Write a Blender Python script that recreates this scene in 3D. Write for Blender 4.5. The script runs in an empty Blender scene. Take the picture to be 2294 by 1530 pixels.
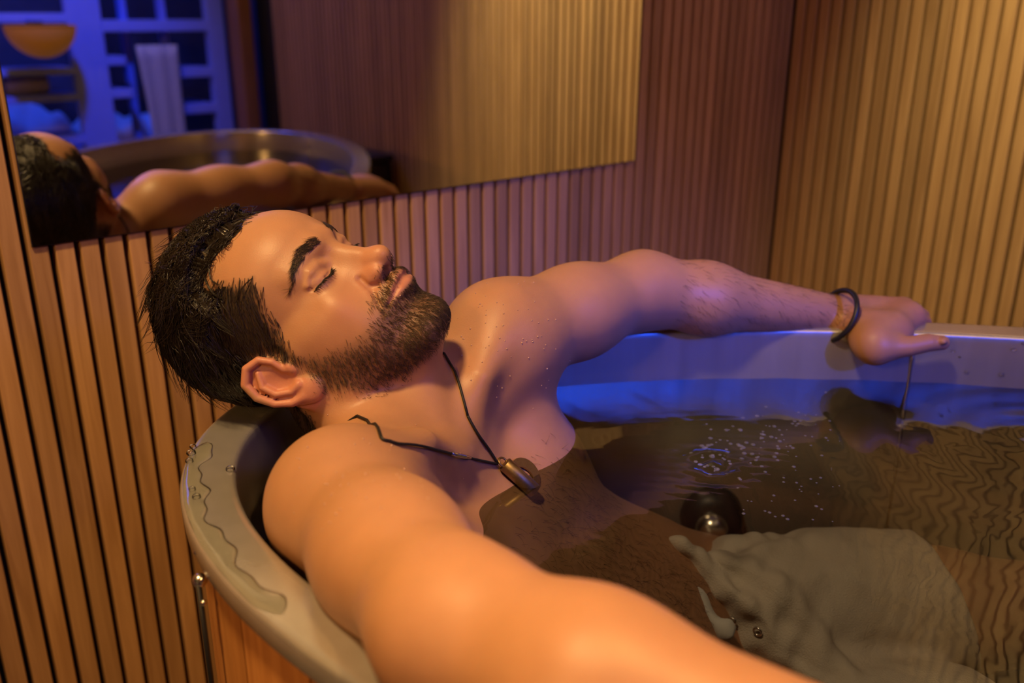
import bpy, bmesh, math, random
import numpy as np
from mathutils import Vector, Matrix

# ------------------------------------------------------------------ camera, world, lights, exposure
sc = bpy.context.scene
COL = sc.collection
CAMZ = 1.08
FPX = 2051.8
RGT = np.array([0.75545715, -0.65519675, 0.00130948])
UPV = np.array([0.21883389, 0.25420341, 0.94206813])
FWD = np.array([0.61757284, 0.71140555, -0.33541904])
CAM0 = np.array([0.0, 0.0, CAMZ])
KR = 1.08

cam_d = bpy.data.cameras.new('camera')
cam_d.sensor_width = 36.0
cam_d.lens = FPX * 36.0 / 2294.0
cam_d.clip_start = 0.02
cam_d.dof.use_dof = True
cam_d.dof.focus_distance = 0.84
cam_d.dof.aperture_fstop = 3.8
cam = bpy.data.objects.new('camera', cam_d)
COL.objects.link(cam)
cam.matrix_world = Matrix(((RGT[0], UPV[0], -FWD[0], 0), (RGT[1], UPV[1], -FWD[1], 0), (RGT[2], UPV[2], -FWD[2], CAMZ), (0, 0, 0, 1)))
sc.camera = cam

world = bpy.data.worlds.new('world')
sc.world = world
world.use_nodes = True
world.node_tree.nodes['Background'].inputs[0].default_value = (0.30, 0.22, 0.35, 1)
world.node_tree.nodes['Background'].inputs[1].default_value = 0.02

sc.view_settings.view_transform = 'Standard'
sc.view_settings.look = 'None'
sc.view_settings.gamma = 1.0
sc.view_settings.use_curve_mapping = False
sc.view_settings.exposure = 0.0
sc.cycles.max_bounces = 8
sc.cycles.glossy_bounces = 5
sc.cycles.transparent_max_bounces = 12
sc.cycles.caustics_reflective = False
sc.cycles.caustics_refractive = False
sc.cycles.sample_clamp_indirect = 3.0
sc.cycles.use_denoising = True


def lamp(name, kind, loc, target, energy, color, size=0.2, size_y=None, spot=None, blend=0.5):
    d = bpy.data.lights.new(name, kind)
    d.energy = energy
    d.color = color
    if kind == 'AREA':
        d.size = size
        if size_y:
            d.shape = 'RECTANGLE'
            d.size_y = size_y
        else:
            d.shape = 'DISK'
    else:
        d.shadow_soft_size = size
    if kind == 'SPOT':
        d.spot_size = spot
        d.spot_blend = blend
    o = bpy.data.objects.new(name, d)
    COL.objects.link(o)
    o.location = loc
    dv = Vector(target) - Vector(loc)
    o.rotation_euler = dv.to_track_quat('-Z', 'Y').to_euler()
    return o


WARM = (1.0, 0.62, 0.24)
GOLD = (1.0, 0.56, 0.17)
YELLOW = (1.0, 0.86, 0.40)
BLUE = (0.015, 0.08, 1.0)
lamp('ceiling_downlight', 'SPOT', (-0.20, 0.40, 2.35), (0.28, 0.72, 0.8), 128.0, WARM, 0.09, spot=math.radians(66), blend=1.0)
lamp('wall_washer', 'SPOT', (1.20, 0.46, 2.35), (1.755, 0.46, 0.95), 165.0, YELLOW, 0.06, spot=math.radians(48), blend=1.0)
lamp('near_spot', 'SPOT', (0.45, -0.05, 2.30), (0.31, 0.19, 0.80), 76.0, GOLD, 0.06, spot=math.radians(24), blend=1.0)
lamp('ceiling_uplight_fill', 'AREA', (0.75, -0.75, 1.95), (0.80, -0.80, 2.4), 14.0, (1.0, 0.72, 0.34), 1.2, 0.4)  # added unseen uplight: brightens the ceiling that the steel rim reflects
lamp('blue_frame_fill', 'SPOT', (0.72, -0.25, 2.36), (0.92, -1.42, 1.02), 150.0, BLUE, 0.06, spot=math.radians(52), blend=0.9)  # added unseen spot that throws blue on the cabin frame fronts
lamp('blue_cabin_light', 'AREA', (0.85, -1.53, 2.06), (0.85, 0.2, 1.5), 4.5, BLUE, 2.0, 0.28)
lamp('blue_cabin_glow', 'AREA', (0.90, -1.75, 2.3), (0.90, -1.78, 0.6), 16.0, BLUE, 1.6, 0.3)
lamp('blue_beam', 'SPOT', (0.45, -2.00, 1.95), (0.97, 0.48, 0.68), 310.0, BLUE, 0.08, spot=math.radians(21), blend=0.8)  # added narrow beam, shaped to put blue on the tub's far inner wall
lamp('left_sconce', 'AREA', (-0.80, 0.12, 1.40), (0.25, 0.40, 0.62), 5.5, (1.0, 0.50, 0.14), 0.18)
lamp('mauve_fill', 'AREA', (1.30, -0.80, 1.85), (0.75, 0.5, 0.7), 0.5, (0.55, 0.33, 1.0), 0.6)


# ------------------------------------------------------------------ helpers
def P(px, py, d):
    """a point seen at photo pixel (px,py) standing d metres deep"""
    return d * (FWD + (px - 1147.0) / FPX * RGT - (py - 765.0) / FPX * UPV) + CAM0


def link(o, parent=None):
    COL.objects.link(o)
    if parent is not None:
        o.parent = parent
    return o


def mesh_obj(name, verts, faces, mat, parent=None, smooth=False):
    me = bpy.data.meshes.new(name)
    me.from_pydata([tuple(v) for v in verts], [], [tuple(f) for f in faces])
    me.update()
    if mat:
        me.materials.append(mat)
    if smooth:
        me.polygons.foreach_set('use_smooth', [True] * len(me.polygons))
    return link(bpy.data.objects.new(name, me), parent)


def bm_obj(name, bm, mat, parent=None, smooth=False):
    me = bpy.data.meshes.new(name)
    bm.to_mesh(me)
    bm.free()
    if mat:
        me.materials.append(mat)
    if smooth:
        me.polygons.foreach_set('use_smooth', [True] * len(me.polygons))
    return link(bpy.data.objects.new(name, me), parent)


def empty(name, loc=(0, 0, 0)):
    o = bpy.data.objects.new(name, None)
    COL.objects.link(o)
    o.location = loc
    o.empty_display_size = 0.05
    return o


def tag(o, label=None, cat=None, group=None, kind=None):
    if label:
        o['label'] = label
    if cat:
        o['category'] = cat
    if group:
        o['group'] = group
    if kind:
        o['kind'] = kind
    return o


def box_bm(bm, lo, hi, bevel=0.0, seg=1):
    v = [bm.verts.new((x, y, z)) for z in (lo[2], hi[2]) for y in (lo[1], hi[1]) for x in (lo[0], hi[0])]
    fs = [bm.faces.new([v[i] for i in f]) for f in ((0, 2, 3, 1), (4, 5, 7, 6), (0, 1, 5, 4), (2, 6, 7, 3), (0, 4, 6, 2), (1, 3, 7, 5))]
    if bevel > 0:
        es = list({e for f in fs for e in f.edges})
        bmesh.ops.bevel(bm, geom=es, offset=bevel, segments=seg, profile=0.5, affect='EDGES')
    return bm


def box(name, lo, hi, mat, parent=None, bevel=0.0, seg=1):
    bm = bmesh.new()
    box_bm(bm, lo, hi, bevel, seg)
    return bm_obj(name, bm, mat, parent)


def tube_geo(pts, rad, n=8, cap=True, closed=False):
    pts = np.asarray(pts, float)
    m = len(pts)
    rad = np.broadcast_to(np.asarray(rad, float), (m,))
    tg = np.gradient(pts, axis=0) if not closed else np.roll(pts, -1, 0) - np.roll(pts, 1, 0)
    tg /= np.linalg.norm(tg, axis=1)[:, None] + 1e-12
    ref = np.array([0, 0, 1.0]) if abs(tg[0][2]) < 0.9 else np.array([1.0, 0, 0])
    V = []
    nrm = np.cross(tg[0], ref)
    for i in range(m):
        nrm = nrm - tg[i] * (nrm @ tg[i])
        nrm /= np.linalg.norm(nrm) + 1e-12
        b = np.cross(tg[i], nrm)
        for k in range(n):
            a = 2 * math.pi * k / n
            V.append(pts[i] + rad[i] * (math.cos(a) * nrm + math.sin(a) * b))
    Fc = []
    for i in range(m if closed else m - 1):
        j = (i + 1) % m
        for k in range(n):
            l = (k + 1) % n
            Fc.append((i * n + k, i * n + l, j * n + l, j * n + k))
    if cap and not closed:
        Fc.append(tuple(range(n - 1, -1, -1)))
        Fc.append(tuple((m - 1) * n + k for k in range(n)))
    return V, Fc


def tube(name, pts, rad, mat, parent=None, n=8, closed=False):
    V, Fc = tube_geo(pts, rad, n, True, closed)
    return mesh_obj(name, V, Fc, mat, parent, True)


def spline(pts, n):
    """Catmull-Rom resample"""
    p = np.asarray(pts, float)
    q = np.vstack([2 * p[0] - p[1], p, 2 * p[-1] - p[-2]])
    out = []
    for t in np.linspace(0, len(p) - 1, n):
        i = min(int(t), len(p) - 2)
        u = t - i
        a, b, c, d = q[i], q[i + 1], q[i + 2], q[i + 3]
        out.append(0.5 * ((2 * b) + (c - a) * u + (2 * a - 5 * b + 4 * c - d) * u * u + (3 * b - a - 3 * c + d) * u ** 3))
    return np.array(out)


# ------------------------------------------------------------------ materials
def new_mat(name):
    m = bpy.data.materials.new(name)
    m.use_nodes = True
    nt = m.node_tree
    nt.nodes.clear()
    out = nt.nodes.new('ShaderNodeOutputMaterial')
    return m, nt, out


def N(nt, kind, **kw):
    n = nt.nodes.new(kind)
    for k, v in kw.items():
        if hasattr(n, k):
            setattr(n, k, v)
    return n


def simple(name, col, rough=0.5, metal=0.0, coat=0.0, emis=None, estr=0.0, noise=0.0, nscale=20.0):
    m, nt, out = new_mat(name)
    b = N(nt, 'ShaderNodeBsdfPrincipled')
    b.inputs['Base Color'].default_value = (*col, 1)
    b.inputs['Roughness'].default_value = rough
    b.inputs['Metallic'].default_value = metal
    b.inputs['Coat Weight'].default_value = coat
    if emis:
        b.inputs['Emission Color'].default_value = (*emis, 1)
        b.inputs['Emission Strength'].default_value = estr
    if noise > 0:
        tc = N(nt, 'ShaderNodeTexCoord')
        nz = N(nt, 'ShaderNodeTexNoise')
        nz.inputs['Scale'].default_value = nscale
        nz.inputs['Detail'].default_value = 6
        nt.links.new(tc.outputs['Object'], nz.inputs['Vector'])
        mx = N(nt, 'ShaderNodeMix', data_type='RGBA')
        mx.inputs[6].default_value = (*[c * (1 - noise) for c in col], 1)
        mx.inputs[7].default_value = (*[min(1, c * (1 + noise)) for c in col], 1)
        nt.links.new(nz.outputs['Fac'], mx.inputs[0])
        nt.links.new(mx.outputs[2], b.inputs['Base Color'])
    nt.links.new(b.outputs[0], out.inputs[0])
    return m


def wood(name, c1, c2, rough=0.55, scale=(26, 26, 1.6), rnd=0.35, bump=0.15):
    m, nt, out = new_mat(name)
    tc = N(nt, 'ShaderNodeTexCoord')
    oi = N(nt, 'ShaderNodeObjectInfo')
    mp = N(nt, 'ShaderNodeMapping')
    mp.inputs['Scale'].default_value = scale
    add = N(nt, 'ShaderNodeVectorMath', operation='MULTIPLY_ADD')
    add.inputs[1].default_value = (1, 1, 1)
    sc_ = N(nt, 'ShaderNodeVectorMath', operation='SCALE')
    cv = N(nt, 'ShaderNodeCombineXYZ')
    nt.links.new(oi.outputs['Random'], cv.inputs[0])
    nt.links.new(oi.outputs['Random'], cv.inputs[2])
    nt.links.new(cv.outputs[0], sc_.inputs[0])
    sc_.inputs['Scale'].default_value = 37.0
    nt.links.new(tc.outputs['Object'], mp.inputs[0])
    nt.links.new(mp.outputs[0], add.inputs[0])
    nt.links.new(sc_.outputs[0], add.inputs[2])
    nz = N(nt, 'ShaderNodeTexNoise')
    nz.inputs['Scale'].default_value = 2.2
    nz.inputs['Detail'].default_value = 5
    nz.inputs['Distortion'].default_value = 1.4
    nt.links.new(add.outputs[0], nz.inputs['Vector'])
    fine = N(nt, 'ShaderNodeTexNoise')
    fine.inputs['Scale'].default_value = 16.0
    fine.inputs['Detail'].default_value = 3
    nt.links.new(add.outputs[0], fine.inputs['Vector'])
    mx = N(nt, 'ShaderNodeMix', data_type='RGBA')
    mx.inputs[6].default_value = (*c1, 1)
    mx.inputs[7].default_value = (*c2, 1)
    rmp = N(nt, 'ShaderNodeMapRange')
    rmp.inputs[1].default_value = 0.3
    rmp.inputs[2].default_value = 0.7
    nt.links.new(nz.outputs['Fac'], rmp.inputs[0])
    nt.links.new(rmp.outputs[0], mx.inputs[0])
    hv = N(nt, 'ShaderNodeHueSaturation')
    vr = N(nt, 'ShaderNodeMapRange')
    vr.inputs[3].default_value = 1 - rnd
    vr.inputs[4].default_value = 1 + rnd
    nt.links.new(oi.outputs['Random'], vr.inputs[0])
    nt.links.new(vr.outputs[0], hv.inputs['Value'])
    nt.links.new(mx.outputs[2], hv.inputs['Color'])
    b = N(nt, 'ShaderNodeBsdfPrincipled')
    b.inputs['Roughness'].default_value = rough
    nt.links.new(hv.outputs[0], b.inputs['Base Color'])
    bp = N(nt, 'ShaderNodeBump')
    bp.inputs['Strength'].default_value = bump
    bp.inputs['Distance'].default_value = 0.002
    nt.links.new(fine.outputs['Fac'], bp.inputs['Height'])
    nt.links.new(bp.outputs[0], b.inputs['Normal'])
    nt.links.new(b.outputs[0], out.inputs[0])
    return m


M_SLAT = wood('oak_slat', (0.39, 0.205, 0.080), (0.54, 0.305, 0.130), 0.55, rnd=0.17)
M_FELT = simple('black_felt', (0.012, 0.010, 0.009), 0.95)
M_STAVE = wood('cedar_stave', (0.52, 0.21, 0.050), (0.72, 0.33, 0.095), 0.45, rnd=0.2)
M_POST = wood('brown_post', (0.20, 0.085, 0.03), (0.30, 0.13, 0.05), 0.5)
M_WALL = simple('warm_plaster', (0.42, 0.33, 0.24), 0.9, noise=0.1, nscale=8)
M_CEIL = simple('ceiling_paint', (0.5, 0.42, 0.33), 0.9, noise=0.05)
M_FLOOR = simple('floor_tile', (0.12, 0.10, 0.085), 0.5, noise=0.25, nscale=6)
M_FRAME = simple('blue_lit_frame_tint', (0.26, 0.33, 0.72), 0.5, noise=0.05)  # blue of the light falling on the frame is mixed into its colour
M_NAVY = simple('dark_cabin_panel', (0.06, 0.06, 0.09), 0.7, noise=0.2)
M_TOWEL = simple('white_towel', (0.85, 0.85, 0.85), 0.95, noise=0.08, nscale=120)
M_GTOWEL = simple('greige_towel', (0.50, 0.46, 0.36), 0.95, noise=0.12, nscale=120)
M_ORANGE = simple('orange_lamp_shade', (0.75, 0.25, 0.03), 0.6, emis=(1.0, 0.36, 0.03), estr=0.09)
M_BLACK = simple('black_plastic', (0.012, 0.012, 0.013), 0.45)
M_CORD = simple('black_cord', (0.010, 0.009, 0.008), 0.6)
M_BRASS = simple('aged_brass', (0.30, 0.21, 0.10), 0.42, 1.0, noise=0.25, nscale=300)
M_SILVER = simple('silver', (0.75, 0.73, 0.70), 0.22, 1.0)
M_DOME = simple('steel_dome', (0.72, 0.68, 0.60), 0.25, 1.0)
M_LASH = simple('dark_lash', (0.012, 0.008, 0.006), 0.6)


def make_mirror_mat():
    m, nt, out = new_mat('mirror_glass')
    g = N(nt, 'ShaderNodeBsdfGlossy')
    g.inputs['Color'].default_value = (0.88, 0.89, 0.90, 1)
    g.inputs['Roughness'].default_value = 0.0
    nt.links.new(g.outputs[0], out.inputs[0])
    return m


M_MIRROR = make_mirror_mat()


def make_steel():
    m, nt, out = new_mat('brushed_steel')
    tc = N(nt, 'ShaderNodeTexCoord')
    mp = N(nt, 'ShaderNodeMapping')
    mp.inputs['Scale'].default_value = (40, 40, 3)
    nz = N(nt, 'ShaderNodeTexNoise')
    nz.inputs['Scale'].default_value = 1.5
    nz.inputs['Detail'].default_value = 4
    nt.links.new(tc.outputs['Object'], mp.inputs[0])
    nt.links.new(mp.outputs[0], nz.inputs['Vector'])
    b = N(nt, 'ShaderNodeBsdfPrincipled')
    b.inputs['Metallic'].default_value = 0.72
    mx = N(nt, 'ShaderNodeMix', data_type='RGBA')
    mx.inputs[6].default_value = (0.56, 0.53, 0.48, 1)
    mx.inputs[7].default_value = (0.68, 0.65, 0.60, 1)
    nt.links.new(nz.outputs['Fac'], mx.inputs[0])
    nt.links.new(mx.outputs[2], b.inputs['Base Color'])
    mr = N(nt, 'ShaderNodeMapRange')
    mr.inputs[3].default_value = 0.20
    mr.inputs[4].default_value = 0.28
    nt.links.new(nz.outputs['Fac'], mr.inputs[0])
    nt.links.new(mr.outputs[0], b.inputs['Roughness'])
    nt.links.new(b.outputs[0], out.inputs[0])
    return m


M_STEEL = make_steel()


def make_water():
    m, nt, out = new_mat('clear_water')
    tc = N(nt, 'ShaderNodeTexCoord')
    n1 = N(nt, 'ShaderNodeTexNoise')
    n1.inputs['Scale'].default_value = 15.0
    n1.inputs['Detail'].default_value = 2
    n1.inputs['Distortion'].default_value = 0.6
    nt.links.new(tc.outputs['Object'], n1.inputs['Vector'])
    bp = N(nt, 'ShaderNodeBump')
    bp.inputs['Strength'].default_value = 0.07
    bp.inputs['Distance'].default_value = 0.01
    nt.links.new(n1.outputs['Fac'], bp.inputs['Height'])
    fr = N(nt, 'ShaderNodeFresnel')
    fr.inputs['IOR'].default_value = 1.6
    nt.links.new(bp.outputs[0], fr.inputs['Normal'])
    tr = N(nt, 'ShaderNodeBsdfTransparent')
    tr.inputs['Color'].default_value = (0.54, 0.575, 0.66, 1)
    gl = N(nt, 'ShaderNodeBsdfGlossy')
    gl.inputs['Roughness'].default_value = 0.02
    nt.links.new(bp.outputs[0], gl.inputs['Normal'])
    mx = N(nt, 'ShaderNodeMixShader')
    nt.links.new(fr.outputs[0], mx.inputs[0])
    nt.links.new(tr.outputs[0], mx.inputs[1])
    nt.links.new(gl.outputs[0], mx.inputs[2])
    nt.links.new(mx.outputs[0], out.inputs[0])
    return m


M_WATER = make_water()


def make_drop():
    m, nt, out = new_mat('water_drop')
    fr = N(nt, 'ShaderNodeFresnel')
    fr.inputs['IOR'].default_value = 1.5
    tr = N(nt, 'ShaderNodeBsdfTransparent')
    gl = N(nt, 'ShaderNodeBsdfGlossy')
    gl.inputs['Roughness'].default_value = 0.05
    mx = N(nt, 'ShaderNodeMixShader')
    nt.links.new(fr.outputs[0], mx.inputs[0])
    nt.links.new(tr.outputs[0], mx.inputs[1])
    nt.links.new(gl.outputs[0], mx.inputs[2])
    nt.links.new(mx.outputs[0], out.inputs[0])
    return m


M_DROP = make_drop()


def make_bubble():
    m, nt, out = new_mat('bubble_film')
    tr = N(nt, 'ShaderNodeBsdfTransparent')
    b = N(nt, 'ShaderNodeBsdfPrincipled')
    b.inputs['Base Color'].default_value = (0.75, 0.78, 0.85, 1)
    b.inputs['Roughness'].default_value = 0.12
    mx = N(nt, 'ShaderNodeMixShader')
    mx.inputs[0].default_value = 0.09
    nt.links.new(tr.outputs[0], mx.inputs[1])
    nt.links.new(b.outputs[0], mx.inputs[2])
    nt.links.new(mx.outputs[0], out.inputs[0])
    return m


M_BUBBLE = make_bubble()


def make_skin():
    m, nt, out = new_mat('skin')
    at = N(nt, 'ShaderNodeAttribute')
    at.attribute_name = 'Col'
    tc = N(nt, 'ShaderNodeTexCoord')
    n1 = N(nt, 'ShaderNodeTexNoise')
    n1.inputs['Scale'].default_value = 45.0
    n1.inputs['Detail'].default_value = 6
    nt.links.new(tc.outputs['Object'], n1.inputs['Vector'])
    hs = N(nt, 'ShaderNodeHueSaturation')
    mr = N(nt, 'ShaderNodeMapRange')
    mr.inputs[3].default_value = 0.90
    mr.inputs[4].default_value = 1.10
    nt.links.new(n1.outputs['Fac'], mr.inputs[0])
    nt.links.new(mr.outputs[0], hs.inputs['Value'])
    nt.links.new(at.outputs['Color'], hs.inputs['Color'])
    n2 = N(nt, 'ShaderNodeTexVoronoi')
    n2.inputs['Scale'].default_value = 900.0
    nt.links.new(tc.outputs['Object'], n2.inputs['Vector'])
    bp = N(nt, 'ShaderNodeBump')
    bp.inputs['Strength'].default_value = 0.12
    bp.inputs['Distance'].default_value = 0.0006
    nt.links.new(n2.outputs['Distance'], bp.inputs['Height'])
    b = N(nt, 'ShaderNodeBsdfPrincipled')
    b.inputs['Roughness'].default_value = 0.46
    b.inputs['Specular IOR Level'].default_value = 0.45
    b.inputs['Subsurface Weight'].default_value = 0.25
    b.inputs['Subsurface Radius'].default_value = (1.0, 0.35, 0.18)
    b.inputs['Subsurface Scale'].default_value = 0.006
    nt.links.new(hs.outputs[0], b.inputs['Base Color'])
    nt.links.new(bp.outputs[0], b.inputs['Normal'])
    nt.links.new(b.outputs[0], out.inputs[0])
    return m


M_SKIN = make_skin()


def make_hair(name, c, rough=0.38):
    m, nt, out = new_mat(name)
    b = N(nt, 'ShaderNodeBsdfPrincipled')
    b.inputs['Base Color'].default_value = (*c, 1)
    b.inputs['Roughness'].default_value = rough
    b.inputs['Specular IOR Level'].default_value = 0.5
    nt.links.new(b.outputs[0], out.inputs[0])
    return m


M_HAIR = make_hair('dark_wet_hair', (0.014, 0.009, 0.006), 0.33)
M_HAIRS = make_hair('brown_short_hair', (0.035, 0.022, 0.012), 0.45)
M_BEARD = make_hair('brown_beard_hair', (0.085, 0.050, 0.028), 0.5)


def make_cloth():
    m, nt, out = new_mat('greige_swim_fabric')
    tc = N(nt, 'ShaderNodeTexCoord')
    n1 = N(nt, 'ShaderNodeTexNoise')
    n1.inputs['Scale'].default_value = 600.0
    n1.inputs['Detail'].default_value = 2
    nt.links.new(tc.outputs['Object'], n1.inputs['Vector'])
    n2 = N(nt, 'ShaderNodeTexNoise')
    n2.inputs['Scale'].default_value = 22.0
    n2.inputs['Detail'].default_value = 3
    n2.inputs['Distortion'].default_value = 0.8
    nt.links.new(tc.outputs['Object'], n2.inputs['Vector'])
    mx = N(nt, 'ShaderNodeMix', data_type='RGBA')
    mx.inputs[6].default_value = (0.58, 0.50, 0.42, 1)
    mx.inputs[7].default_value = (0.66, 0.60, 0.52, 1)
    nt.links.new(n2.outputs['Fac'], mx.inputs[0])
    ad = N(nt, 'ShaderNodeMath', operation='MULTIPLY_ADD')
    ad.inputs[1].default_value = 4.0
    nt.links.new(n2.outputs['Fac'], ad.inputs[0])
    nt.links.new(n1.outputs['Fac'], ad.inputs[2])
    bp = N(nt, 'ShaderNodeBump')
    bp.inputs['Strength'].default_value = 0.35
    bp.inputs['Distance'].default_value = 0.003
    nt.links.new(ad.outputs[0], bp.inputs['Height'])
    b = N(nt, 'ShaderNodeBsdfPrincipled')
    b.inputs['Roughness'].default_value = 0.8
    nt.links.new(mx.outputs[2], b.inputs['Base Color'])
    nt.links.new(bp.outputs[0], b.inputs['Normal'])
    nt.links.new(b.outputs[0], out.inputs[0])
    return m


M_CLOTH = make_cloth()

# ------------------------------------------------------------------ room shell
WB = 1.0526 * KR          # front of the slats of the mirror wall (y)
WR = 1.625 * KR           # front of the slats of the right wall (x)
XL, YF, ZC = -0.95, -1.20 * KR, 2.40
PITCH, SW, SD = 0.026 * KR, 0.0196 * KR, 0.020

floor_o = box('floor', (XL - 0.1, -2.4, -0.05), (WR + 0.6, WB + 0.1, 0.0), M_FLOOR)
tag(floor_o, kind='structure')
ceil_o = box('ceiling', (XL - 0.1, -2.4, ZC), (WR + 0.6, WB + 0.1, ZC + 0.05), M_CEIL)
tag(ceil_o, kind='structure')
wall_l = box('wall_left', (XL - 0.1, -2.4, 0), (XL, WB + 0.1, ZC), M_WALL)
tag(wall_l, kind='structure')


def slat_mesh():
    bm = bmesh.new()
    box_bm(bm, (-SW / 2, 0, 0.0), (SW / 2, SD, ZC - 0.002), 0.0012, 1)
    me = bpy.data.meshes.new('slat')
    bm.to_mesh(me)
    bm.free()
    me.materials.append(M_SLAT)
    return me


SLAT = slat_mesh()
wall_b = box('wall_back', (XL, WB + SD, 0), (WR + SD, WB + SD + 0.05, ZC), M_FELT)
tag(wall_b, kind='structure')
x0 = 0.39542 * 0.65 * KR      # centre of a gap
k = -44
while True:
    xc = x0 + (k + 0.5) * PITCH
    if xc + SW / 2 > WR:
        break
    if xc - SW / 2 > XL:
        o = bpy.data.objects.new('slat', SLAT)
        o.location = (xc, WB, 0.001)
        link(o, wall_b)
    k += 1
xl_ = x0 + (k - 0.5) * PITCH + SW / 2 + 0.006
bm = bmesh.new()
box_bm(bm, (xl_, WB, 0.001), (WR - 0.001, WB + SD, ZC - 0.001), 0.001, 1)
bm_obj('slat', bm, M_SLAT, wall_b)
wall_r = box('wall_right', (WR + SD, YF - 0.05, 0), (WR + SD + 0.05, WB + SD + 0.05, ZC), M_FELT)
tag(wall_r, kind='structure')
# gap positions on the right wall: y = yg0 - j*PITCH2
P2 = 0.0156589 * WR
yg0 = 0.61522 * WR
j = -3
while True:
    yc = yg0 - (j + 0.5) * P2
    if yc - SW / 2 < YF + 0.11:
        break
    if yc + SW / 2 < WB - 0.001:
        o = bpy.data.objects.new('slat', SLAT)
        o.rotation_euler = (0, 0, -math.pi / 2)
        o.location = (WR, yc, 0.001)
        link(o, wall_r)
    j += 1

# mirror on the back wall
MX0, MX1, MZ0, MZ1 = 0.237 * KR, 1.186 * KR, CAMZ - 0.2325 * KR, CAMZ + 0.45
mir = empty('wall_mirror', ((MX0 + MX1) / 2, WB, MZ0))
tag(mir, 'large frameless rectangular mirror hung on the slatted wall behind the head', 'mirror')
g = box('mirror_glass', (MX0 + 0.001, WB - 0.0046, MZ0 + 0.001), (MX1 - 0.001, WB - 0.0040, MZ1), M_MIRROR)
g.parent = mir
g.matrix_parent_inverse = Matrix.Translation(mir.location).inverted()
bk = box('backing_edge', (MX0, WB - 0.0040, MZ0), (MX1, WB - 0.0005, MZ1 + 0.001), simple('mirror_edge', (0.16, 0.17, 0.19), 0.25, 1.0))
bk.parent = mir
bk.matrix_parent_inverse = Matrix.Translation(mir.location).inverted()


def kk(p):
    """room measurements taken at unit scale, enlarged about the viewpoint"""
    return (p[0] * KR, p[1] * KR, max(0.0, CAMZ + (p[2] - CAMZ) * KR) if p[2] > 0.001 else p[2])


def kbox(name, lo, hi, mat, parent=None, bevel=0.0, seg=1):
    return box(name, kk(lo), kk(hi), mat, parent, bevel, seg)


YU = -1.20


def child_of(o, root):
    """parent a mesh that was built in world coordinates"""
    o.parent = root
    o.matrix_parent_inverse = root.matrix_basis.inverted()
    return o


# front wall (behind the camera) with the opening to the blue lit cabin, seen in the mirror
FW_T = 0.08
wf = kbox('wall_front', (XL, YU - FW_T, 0), (-0.33, YU, ZC), M_WALL)
tag(wf, kind='structure')
wf2 = kbox('wall_front_header', (-0.33, YU - FW_T, 2.13), (1.64, YU, ZC), M_WALL)
child_of(wf2, wf)
trim = kbox('trim_1', (1.545, YU - FW_T, 0.0), (1.60, YU + 0.01, 2.13), M_POST, bevel=0.004)
tag(trim, kind='structure')
cab_b = kbox('wall_cabin_back', (-0.55, -2.20, 0), (2.0, -2.15, ZC), M_NAVY)
tag(cab_b, kind='structure')
cab_l = kbox('wall_cabin_left', (-0.55, -2.15, 0), (-0.50, YU - FW_T, ZC), M_NAVY)
tag(cab_l, kind='structure')
cab_r = kbox('wall_cabin_right', (1.95, -2.15, 0), (2.0, YU - FW_T, ZC), M_NAVY)
tag(cab_r, kind='structure')

# glazed cabin front / shelving seen in the mirror
shelf = empty('open_shelving', kk((1.1, YU - 0.12, 0)))
tag(shelf, 'tall frame with open shelves tinted by blue light, reflected at the left of the mirror', 'shelving')
Y0, Y1 = YU - 0.14, YU - 0.10


def zr(v):
    return CAMZ + v


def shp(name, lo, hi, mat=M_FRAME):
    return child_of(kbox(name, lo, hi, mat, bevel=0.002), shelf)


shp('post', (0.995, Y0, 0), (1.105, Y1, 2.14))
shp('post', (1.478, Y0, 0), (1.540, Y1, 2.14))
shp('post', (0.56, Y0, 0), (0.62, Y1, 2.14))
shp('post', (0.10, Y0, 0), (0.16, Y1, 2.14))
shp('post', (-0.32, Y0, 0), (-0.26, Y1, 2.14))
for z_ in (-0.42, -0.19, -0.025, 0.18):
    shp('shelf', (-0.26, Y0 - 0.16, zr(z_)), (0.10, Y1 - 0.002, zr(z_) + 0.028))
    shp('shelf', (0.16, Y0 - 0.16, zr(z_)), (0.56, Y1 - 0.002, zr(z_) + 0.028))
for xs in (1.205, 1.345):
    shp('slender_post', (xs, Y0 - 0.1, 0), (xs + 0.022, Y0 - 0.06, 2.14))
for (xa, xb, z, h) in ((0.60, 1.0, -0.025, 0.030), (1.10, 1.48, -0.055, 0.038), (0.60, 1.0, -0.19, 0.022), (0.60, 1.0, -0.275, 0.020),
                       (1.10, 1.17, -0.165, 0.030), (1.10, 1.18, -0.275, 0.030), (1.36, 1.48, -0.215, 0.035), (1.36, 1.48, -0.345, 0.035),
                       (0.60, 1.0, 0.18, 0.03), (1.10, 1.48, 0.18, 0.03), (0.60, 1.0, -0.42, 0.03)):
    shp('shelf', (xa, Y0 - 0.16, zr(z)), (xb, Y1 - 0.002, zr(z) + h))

# greige panel (hanging bath sheet) between the slender posts
V = []
Fc = []
n = 14
for i in range(n + 1):
    t = i / n
    zz = zr(-0.10) - t * 0.62
    w0 = 1.200 + 0.012 * math.sin(t * 3) + 0.02 * t
    w1 = 1.345 - 0.004 * math.sin(t * 5)
    for jx in range(9):
        s = jx / 8
        V.append((w0 + (w1 - w0) * s, Y1 + 0.018 + 0.006 * math.sin(s * 14 + t), zz))
for i in range(n):
    for jx in range(8):
        a = i * 9 + jx
        Fc.append((a, a + 1, a + 10, a + 9))
bs = mesh_obj('bath_sheet', [kk(v) for v in V], Fc, M_GTOWEL, None, True)
md = bs.modifiers.new('thick', 'SOLIDIFY')
md.thickness = 0.008
tag(bs, 'greige bath sheet hanging straight down between slender blue lit posts, in the mirror', 'towel')

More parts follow.
